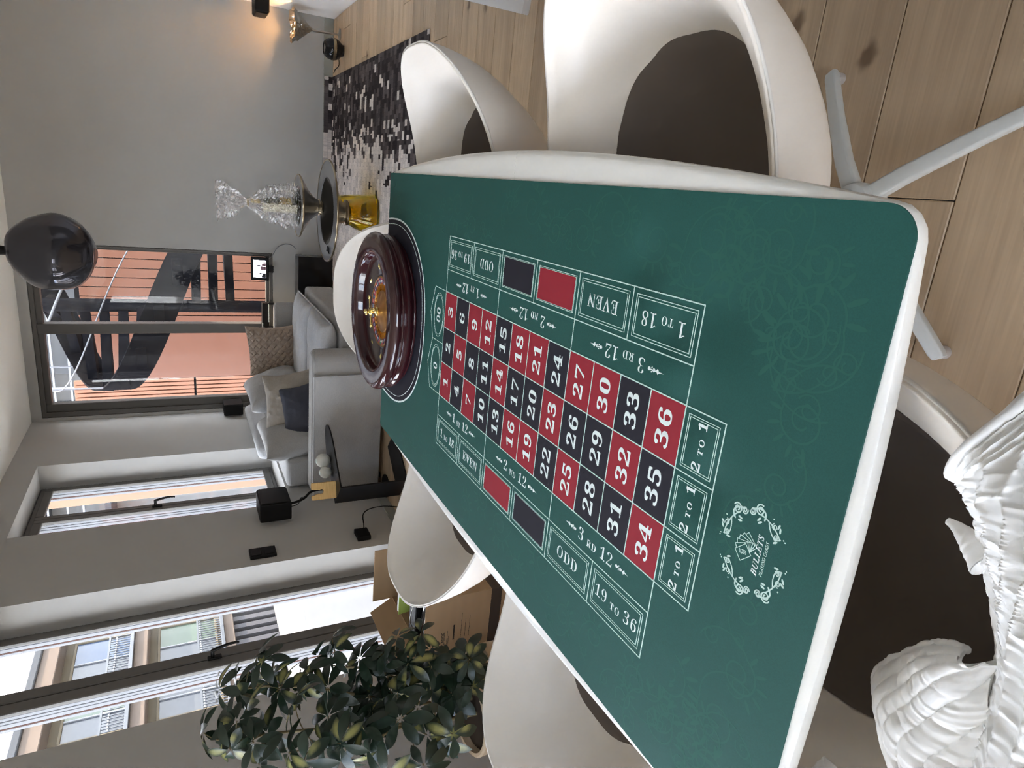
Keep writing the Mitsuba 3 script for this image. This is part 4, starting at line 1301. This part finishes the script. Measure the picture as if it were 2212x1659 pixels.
# ------------------------------------------------------------------ lamp and round speaker in the right corner
bs('mat_crinkle', {'type': 'twosided', 'b': pr((.42, .40, .36), .18, .6, metallic=.9)})
bs('mat_steel', {'type': 'twosided', 'b': pr((.55, .52, .48), .15, .5, metallic=1.0)})
lp = thing('floor_lamp', 'small lamp with a crinkled metal funnel shade glowing in the right corner', 'lamp')
LPX, LPY = 1.625, 5.11
na, nz = 60, 14
aa = np.linspace(0, 2 * np.pi, na, endpoint=False)[:, None]; zz = np.linspace(0, 1, nz)[None, :]
qn = np.stack([np.cos(aa) + 0 * zz, np.sin(aa) + 0 * zz, zz * 3 + 0 * aa], -1)
rr = (.014 + .120 * zz ** 1.05) * (1 + .22 * (meshkit.noise(qn * 6, 3) - .5))
P = np.stack([LPX + rr * np.cos(aa), LPY + rr * np.sin(aa), .245 + .150 * zz + .05 * zz ** 6 * (meshkit.noise(qn * 2.2, 9) - .3) + .006 * (meshkit.noise(qn * 8, 1) - .5)], -1)
put(lp, 'shade', grid_mesh(P, wrap_u=True), 'mat_crinkle', False)
put(lp, 'stem', tube(spline([(LPX, LPY, .25), (LPX - .004, LPY, .17), (LPX, LPY, .08), (LPX + .002, LPY, .01)], 16), np.linspace(.013, .007, 16), 10), 'mat_steel', True)
put(lp, 'foot', lathe([(0, .0005), (.055, .0005), (.056, .004), (.02, .012), (.008, .02), (0, .02)], 32, LPX, LPY, 0), 'mat_steel', 40)
bulb = trimesh.creation.icosphere(2, .022); bulb.apply_translation([LPX, LPY, .325])
put(lp, 'bulb', {**mikit.ply(bulb, 'mat_print_white', smooth=True), 'emitter': {'type': 'area', 'radiance': {'type': 'rgb', 'value': [9.0, 4.6, 1.7]}}}, None)
rs = thing('round_speaker', 'dark glossy round speaker on the floor beside the glowing lamp', 'speaker')
RSX, RSY = 1.475, 4.95
m = lathe([(0, .004), (.045, .004)] + [(.088 * math.sin(t), .095 - .091 * math.cos(t)) for t in np.linspace(.55, 2.35, 20)] + [(.060, .164), (.052, .168), (.045, .160)], 48)
put(rs, 'body', move(m, RSX, RSY, .0), 'mat_black_gloss', 45)
put(rs, 'top_plate', move(lathe([(.045, .160), (.03, .163), (0, .164)], 32), RSX, RSY, 0), 'mat_crinkle', True)
put(rs, 'band', move(lathe([(.0884, .075), (.0892, .085), (.0884, .100)], 48), RSX, RSY, 0), 'mat_brass', True)  # brass ring standing in for a reflection on the glossy body
put(rs, 'cable', tube(spline([(RSX - .06, RSY + .05, .03), (RSX - .10, RSY + .12, .012), (RSX - .11, RSY + .22, .006), (RSX - .14, RSY + .36, .005)], 24), .0035, 6), 'mat_black_plastic', True)

# white low sideboard at the right edge of the picture
rough('mat_cabinet_white', (.82, .83, .86), .35, .4)
rough('mat_cabinet_grey', (.42, .43, .44), .4, .4)
sd = thing('white_bench', 'low white bench at the right, beyond the near right chair', 'bench')
A = np.array([.935, .62]); u_ = np.array([.258, .966]); w_ = np.array([.966, -.258])
put(sd, 'top', prism(Polygon([A, A + w_ * .42, A + w_ * .42 + u_ * 1.35, A + u_ * 1.35]).buffer(-.008).buffer(.008), .428, .450), 'mat_cabinet_white')
for t in (.12, 1.10):
    B = A + u_ * t + w_ * .10
    put(sd, 'panel_leg', prism(Polygon([B, B + w_ * .28, B + w_ * .28 + u_ * .03, B + u_ * .03]), 0, .428), 'mat_cabinet_grey')

# ------------------------------------------------------------------ white quilted jacket over the near chair's back
bs('mat_jacket', {'type': 'twosided', 'b': pr((.90, .90, .89), .42, .45, sheen=.4)})
bs('mat_jacket_lining', {'type': 'twosided', 'b': pr((.84, .835, .81), .5, .4)})
jk = thing('quilted_jacket', 'white quilted jacket draped over the chair at the near end of the table', 'jacket')


def quilt(P, su, sv, amp, seed, flip=False, ruche=.0030, cross=None, fade=None):
    """pushes a (n, m, 3) sheet out along its normals into quilted puffs with gathered seams; seams run along the first axis every sv metres"""
    du = np.gradient(P, axis=0); dv = np.gradient(P, axis=1)
    N = np.cross(du, dv); N /= np.linalg.norm(N, axis=-1, keepdims=True) + 1e-12
    if flip: N = -N
    U = np.cumsum(np.linalg.norm(np.diff(P, axis=0, prepend=P[:1]), axis=-1), 0)
    V = np.cumsum(np.linalg.norm(np.diff(P, axis=1, prepend=P[:, :1]), axis=-1), 1)
    q = np.stack([U * 5, V * 5, np.zeros_like(U)], -1)
    wob = (meshkit.noise(q * 1.0, seed) - .5) * .010
    s = (V + wob) / sv
    f = s - np.floor(s)
    d = np.minimum(f, 1 - f) * sv
    row = np.floor(s)
    cu = su if cross is None else cross
    s2 = (U + .5 * cu * (row % 2) + (meshkit.noise(q * 1.3 + 9, seed + 1) - .5) * .03) / cu
    f2 = s2 - np.floor(s2)
    d2 = np.minimum(f2, 1 - f2) * cu
    near = np.exp(-d / .006)
    near2 = np.exp(-d2 / .008)
    puff = amp * (1 - np.exp(-d / .0055)) * (1 - .55 * np.exp(-d2 / .005))
    # gathers run across the seams
    g = (meshkit.noise(np.stack([U * 210 + 3.0 * meshkit.noise(q * 3, seed + 5), V * 22, row * 3.7], -1), seed + 2) - .5) + .8 * (meshkit.noise(np.stack([U * 90, V * 25, row], -1), seed + 3) - .5)
    g2 = (meshkit.noise(np.stack([U * 14, V * 100, row + 40], -1), seed + 7) - .5)
    soft = (meshkit.fbm(q * 3.0, 3, seed + 4) - .5)
    h = puff + ruche * g * (.35 + 1.1 * near) + ruche * 1.0 * g2 * near2 + .004 * soft
    if fade is not None: h = h * fade
    return P + N * h[..., None]


_h = np.array([(-78, .285, -.945, .680), (-66, .240, -.957, .680), (-54, .193, -.968, .675), (-42, .147, -.984, .670), (-30, .107, -1.002, .665), (-20, .075, -1.020, .665), (-10, .045, -1.036, .665),
               (0, .000, -1.048, .665), (12, -.055, -1.062, .665), (24, -.120, -1.065, .660), (40, -.200, -1.000, .660), (60, -.260, -.945, .670), (75, -.290, -.925, .680)])
hem_f = _CS(np.radians(_h[:, 0]), _h[:, 1:])
tj = np.radians(np.linspace(-70, 74, 1000))
R_ = rim(tj)
Lr = np.linalg.norm(R_[:, :2], axis=1, keepdims=True)
d2 = R_[:, :2] / Lr


def ring_at(off, dz):
    q = R_[:, :2] + d2 * off
    return np.stack([CNX - q[:, 1], CNY + q[:, 0], R_[:, 2] + dz], 1)


hem = hem_f(tj)
hb = (.42 * np.clip((-32 - np.degrees(tj)) / 30, 0, 1))[:, None]
hem = hem * (1 - hb) + ring_at(-.03, -.02) * hb
ctrl = np.stack([hem + [0, 0, -.006], hem, ring_at(-.062, -.055) * .75 + hem * .25, ring_at(-.036, .012), ring_at(.004, .036), ring_at(.050, .010), ring_at(.066, -.060), ring_at(.072, -.17), ring_at(.070, -.30)], 1)
from scipy.interpolate import PchipInterpolator
kn = np.array([0, .015, .10, .20, .27, .34, .44, .66, 1.0])
prof = PchipInterpolator(kn, ctrl, axis=1)
deg = np.degrees(tj)
v0 = np.interp(deg, [-70, -66, -62, -59, -56, -52], [.62, .46, .33, .22, .10, 0.0])
# the same interpolant for every t, from its own starting place
full = prof(np.linspace(0, 1, 521))
vs = v0[:, None] + (1 - v0[:, None]) * np.linspace(0, 1, 300)[None, :]
i_ = np.clip((vs * 520).astype(int), 0, 519); f_ = (vs * 520 - i_)[..., None]
rows_ = np.arange(len(tj))[:, None]
P = full[rows_, i_] * (1 - f_) + full[rows_, i_ + 1] * f_
fade = (np.clip((deg + 70) / 10, .15, 1)[:, None]) * np.clip(np.linspace(0, 1, 300) / .03, .3, 1)[None, :]
body = quilt(P, .075, .030, .0052, 3, True, .0030, fade=fade)
put(jk, 'body', grid_mesh(body), 'mat_jacket', True)
# rolled hem along the inner edge
e_ = body[:, 1] + np.array([0, 0, -.001])
e_ = e_[::3]
put(jk, 'hem', tube(e_, .0048 + .0016 * meshkit.noise(np.stack([np.arange(len(e_)) * .35, np.zeros(len(e_)), np.zeros(len(e_))], 1), 3), 8), 'mat_jacket', True)
# the front panel that falls into the seat
lf = spline([(-.012, -1.010, .640), (-.038, -.972, .615), (-.068, -.946, .605), (-.102, -.926, .600), (-.142, -.911, .600), (-.166, -.925, .600), (-.184, -.947, .600), (-.203, -.968, .600), (-.236, -.987, .605), (-.275, -1.005, .61)], 420)
rt = spline([(.035, -1.062, .690), (.010, -1.058, .700), (-.02, -1.068, .705), (-.05, -1.080, .705), (-.08, -1.085, .705), (-.11, -1.085, .705), (-.14, -1.085, .705), (-.17, -1.08, .70), (-.21, -1.07, .69), (-.26, -1.05, .68)], 420)
vv = np.linspace(0, 1, 190)[None, :, None]
P = lf[:, None] * (1 - vv) + rt[:, None] * vv
P[..., 2] += .045 * np.sin(vv[..., 0] * np.pi) + .004
fl = quilt(P, .080, .034, .0050, 11, False, .0030)
put(jk, 'front_panel', grid_mesh(fl), 'mat_jacket', True)
back = P - np.array([0, 0, .007])
put(jk, 'front_panel_lining', grid_mesh(back), 'mat_jacket_lining', True)
put(jk, 'front_hem', tube(fl[::2, 1] + np.array([0, 0, -.002]), .0050, 8), 'mat_jacket', True)
# a sleeve's end that peeps out below the hem
tb_ = spline([(.122, -.957, .652), (.120, -.972, .655), (.113, -.992, .662), (.104, -1.012, .668)], 40)
r_ = np.linspace(.004, .019, 40) * (1 + .14 * (meshkit.noise(np.stack([np.arange(40) * .5, np.zeros(40), np.zeros(40)], 1), 5) - .5))
put(jk, 'sleeve_end', tube(tb_, r_, 14), 'mat_jacket', True)

# ------------------------------------------------------------------ cardboard box with its contents
rough('mat_card', proc(lambda p, n, uv: mix((.40, .275, .165), (.35, .235, .135), .6 * noise(p.x * 3, p.y * 3, p.z * 40) + .4 * fbm(p.x * 20, p.y * 20, p.z * 20))), .85, .2)
rough('mat_tape_dark', (.055, .042, .035), .4, .4)
rough('mat_ink', (.045, .035, .028), .7, .2)
rough('mat_paper', (.74, .77, .80), .6, .3)
rough('mat_note_green', (.50, .66, .16), .6, .3)
bxk = thing('cardboard_box', 'open brown cardboard box of papers in front of the tall window', 'box')
X0, X1, Y0b, Y1b, Zb = -1.615, -1.325, .950, 1.425, .485
w = .006
put(bxk, 'side', bx(X0, X1, Y0b, Y0b + w, .001, Zb, .001), 'mat_card')
put(bxk, 'side', bx(X0, X1, Y1b - w, Y1b, .001, Zb + .10, .001), 'mat_card')
put(bxk, 'side', bx(X0, X0 + w, Y0b + w, Y1b - w, .001, Zb, .001), 'mat_card')
put(bxk, 'side', bx(X1 - w, X1, Y0b + w, Y1b - w, .001, Zb, .001), 'mat_card')
put(bxk, 'bottom', bx(X0, X1, Y0b, Y1b, .0005, .007), 'mat_card')
fq = bx(-.003, .003, Y0b, Y1b, 0, .13, .001)
put(bxk, 'flap', move(fq, X0, 0, Zb - .002, ry=-.55), 'mat_card'); 
put(bxk, 'tape', cat([bx(X0 - .0006, X1 + .0006, Y0b - .0008, Y0b, .112, .165), bx(X1, X1 + .0008, Y0b, Y1b, .112, .165)]), 'mat_tape_dark')


def face_text(s, h, x, z, y, thin=0.0):
    m = prism(text_shape(s, h, thin=thin), 0, .0006)
    v = m.vertices.copy()
    m.vertices = np.stack([v[:, 0] + x, y - v[:, 2], v[:, 1] + z], 1)
    return m


def sans(s, h, x, z, y):
    m = meshkit.text_mesh(s, h, .0006, True)
    v = m.vertices.copy()
    m.vertices = np.stack([v[:, 0] + x, y - v[:, 2], v[:, 1] + z], 1)
    return m


put(bxk, 'lettering', sans('LARGE', .016, -1.575, .385, Y0b), 'mat_ink')
put(bxk, 'printed_lines', cat([bx(-1.575, -1.50, Y0b - .0006, Y0b, .372, .374), bx(-1.575, -1.53, Y0b - .0006, Y0b, .366, .368), bx(-1.555, -1.475, Y0b - .0006, Y0b, .338, .345), bx(-1.55, -1.42, Y0b - .0006, Y0b, .305, .3065), bx(-1.55, -1.45, Y0b - .0006, Y0b, .285, .2865), bx(-1.55, -1.44, Y0b - .0006, Y0b, .265, .2665)]), 'mat_ink')
pa = thing('paper_stack', 'papers with a yellow-green note standing in the cardboard box', 'papers')
put(pa, 'sheets', move(bx(-.10, .10, -.012, .012, 0, .30), -1.485, 1.30, .205, rx=.12), 'mat_paper')
put(pa, 'note', move(bx(-.105, -.01, -.016, -.0125, .16, .305), -1.485, 1.30, .205, rx=.12), 'mat_note_green', label='yellow-green note')
bd = thing('black_binder', 'black binder standing in the cardboard box in front of the papers', 'binder')
put(bd, 'cover', move(rbox(-.12, .12, -.035, .035, 0, .30, .006, 8), -1.475, 1.135, .19, rx=.10), 'mat_black_satin', 40)
put(bd, 'ring_wire', tube(spline([(-1.56, 1.10, .485), (-1.50, 1.085, .505), (-1.44, 1.08, .50), (-1.40, 1.09, .488)], 20), .002, 6), 'mat_steel', True)
bd = thing('black_bag', 'black glossy bag standing in the near side of the cardboard box', 'bag')
m = rbox(-.12, .12, -.045, .045, 0, .30, .03, 16)
m = m.subdivide().subdivide()
m.vertices += (meshkit.fbm(m.vertices * 14, 3, 2)[:, None] - .5) * .02 * np.array([1, 1, .6])
put(bd, 'pouch', move(m, -1.475, 1.010, .17), 'mat_black_gloss', True)

# ------------------------------------------------------------------ the plant in its planter
rough('mat_planter', proc(lambda p, n, uv: mix((.46, .36, .25), (.42, .32, .22), noise(p.x * 8, p.y * 8, p.z * 40))), .6, .35)
rough('mat_soil', (.03, .022, .016), .95, .1)
rough('mat_stem', (.16, .13, .065), .7, .3)
bs('mat_leaf', {'type': 'twosided', 'b': {'type': 'principled', 'base_color': {'type': 'mesh_attribute', 'name': 'vertex_color'}, 'roughness': .32, 'specular': .45}})
PLX, PLY = -1.585, .575
po = thing('planter', 'tan round planter holding the variegated plant beside the cardboard box', 'planter')
put(po, 'pot', lathe([(0, .0005), (.150, .0005), (.158, .008), (.176, .40), (.178, .425), (.172, .432), (.160, .430), (.155, .40), (0, .398)], 56, PLX, PLY, 0), 'mat_planter', 40)
put(po, 'soil', lathe([(.156, .402), (.10, .408), (0, .412)], 40, PLX, PLY, 0), 'mat_soil', True)
pt = thing('umbrella_plant', 'variegated umbrella plant with dark green palm-shaped leaves in the tan planter', 'potted plant')
prng = np.random.default_rng(21)


def leaflet(L_, W_, bend, yellow):
    """one drooping leaflet along +x, folded a little along its midrib: vertices, faces, colours"""
    n = 9
    s = np.linspace(0, 1, n)
    w = W_ * np.sin(np.pi * s ** 1.3) ** .75 * .5 + .0004
    x = L_ * s
    z = -bend * s ** 2 * L_
    rows = [(-1, .10), (-.30, .02), (.30, .02), (1, .10)]
    V, C = [], []
    for k, up in rows:
        V.append(np.stack([x, k * w, z + up * w], 1))
        g = np.array([.011, .023, .013]) * (.8 + .4 * prng.random())
        yl = np.array([.26, .25, .085])
        blend = np.zeros(n)
        if yellow == 1 and abs(k) < .5: blend = np.clip(np.sin(s * np.pi) * 1.5 - .3, 0, 1) * .9
        if yellow == 2 and k > 0: blend = np.clip(1.1 - np.abs(s - .45) * 4.0, 0, 1) * .8
        C.append(g * (1 - blend[:, None]) + yl * blend[:, None])
    V, C = np.array(V), np.array(C)
    idx = np.arange(4 * n).reshape(4, n)
    q = np.stack([idx[:-1, :-1], idx[1:, :-1], idx[1:, 1:], idx[:-1, 1:]], -1).reshape(-1, 4)
    f = np.vstack([q[:, [0, 1, 2]], q[:, [0, 2, 3]]])
    return V.reshape(-1, 3), f, C.reshape(-1, 3)


def palm_leaf(center, axis, size):
    """leaflets in a whorl round the end of a leaf stalk that points along axis"""
    ax = np.array(axis, float); ax /= np.linalg.norm(ax)
    u = np.cross(ax, [.3, .2, 1]); u /= np.linalg.norm(u); w_ = np.cross(ax, u)
    k = int(prng.integers(6, 9))
    VV, FF, CC, o = [], [], [], 0
    a0 = prng.random() * 6.28
    for i in range(k):
        a = a0 + i * 2 * math.pi / k * .93 + prng.normal() * .10
        V, F, C = leaflet(size * (.8 + .35 * prng.random()), size * .44 * (.85 + .3 * prng.random()), .25 + .5 * prng.random(), int(prng.choice([0, 0, 0, 0, 0, 0, 1, 2])))
        out = u * math.cos(a) + w_ * math.sin(a)
        tilt = .30 + .35 * prng.random() - .45
        d = out * math.cos(tilt) - ax * math.sin(tilt) * -1
        d /= np.linalg.norm(d)
        sd = np.cross(ax, d); sd /= np.linalg.norm(sd)
        up = np.cross(d, sd)
        VV.append(center + d * .008 + V[:, :1] * d + V[:, 1:2] * sd + V[:, 2:] * up)
        FF.append(F + o); CC.append(C); o += len(V)
    return np.vstack(VV), np.vstack(FF), np.vstack(CC)


# the crown: (y, z) of the leaf whorls, their depth in x, the heading of the stalk
whorls = [(.50, .47), (.58, .48), (.66, .50), (.42, .50), (.62, .44), (.48, .54), (.54, .50), (.70, .54), (.63, 1.385), (.60, 1.33), (.77, 1.315), (.83, 1.26), (.885, 1.20), (.72, 1.27), (.80, 1.185), (.86, 1.13), (.70, 1.19), (.62, 1.23), (.75, 1.11), (.82, 1.06), (.66, 1.13), (.57, 1.17),
          (.55, 1.29), (.50, 1.24), (.72, 1.02), (.64, 1.05), (.55, 1.08), (.78, .97), (.60, .98), (.68, .94), (.50, 1.00), (.83, .92), (.75, .89), (.58, .90), (.49, .92), (.87, .84), (.79, .80), (.70, .84), (.62, .82),
          (.90, .76), (.82, .72), (.54, .83), (.72, .74), (.64, .74), (.77, .66), (.70, .67), (.60, .69), (.66, .61), (.56, .62), (.52, .70), (.48, .76), (.46, .84), (.74, .60), (.62, .55), (.54, .55), (.47, .62),
          (.44, .70), (.42, 1.06), (.44, 1.15), (.41, .95), (.45, .56), (.38, .60), (.38, .80), (.36, .70), (.36, .90), (.34, 1.00), (.36, 1.10), (.42, 1.22), (.48, 1.32), (.30, .62), (.28, .74), (.30, .86)]
stems = []
for (tx, ty, tz), (bxx, byy) in zip([(-1.36, .74, 1.24), (-1.42, .58, 1.30), (-1.40, .44, 1.05), (-1.34, .70, .90), (-1.38, .38, .85)], [(-1.56, .60), (-1.60, .56), (-1.57, .53), (-1.54, .58), (-1.58, .55)]):
    s_ = spline([(bxx, byy, .40), (bxx + .05, byy + (ty - byy) * .25, .40 + (tz - .4) * .35), (tx - .04, byy + (ty - byy) * .7, .4 + (tz - .4) * .72), (tx, ty, tz)], 40)
    stems.append(s_)
    put(pt, 'stem', tube(s_, np.linspace(.0085, .004, 40), 8), 'mat_stem', True)
allst = np.vstack(stems)
for (y, z) in whorls:
    if z < .92: y = min(y, .645 + (z - .68) * .42 - .05 * prng.random())
    c = np.array([-1.36 + prng.normal() * .075, y + prng.normal() * .012, z + prng.normal() * .012])
    low = allst[allst[:, 2] < z - .02]
    b = low[np.argmin(np.linalg.norm(low - c, axis=1))]
    axis = c - b + np.array([.06, -.04, .10]) + prng.normal(size=3) * .05
    V, F, C = palm_leaf(c, axis, .070 + .026 * prng.random())
    m = trimesh.Trimesh(V, F, process=False)
    lk = put(pt, 'leaf', m, 'mat_leaf', True, color=C)
    mid = (b + c) / 2 + np.array([0, 0, .015])
    put(lk, 'stalk', tube(spline([b, mid, c], 10), .0020, 5), 'mat_stem', True)
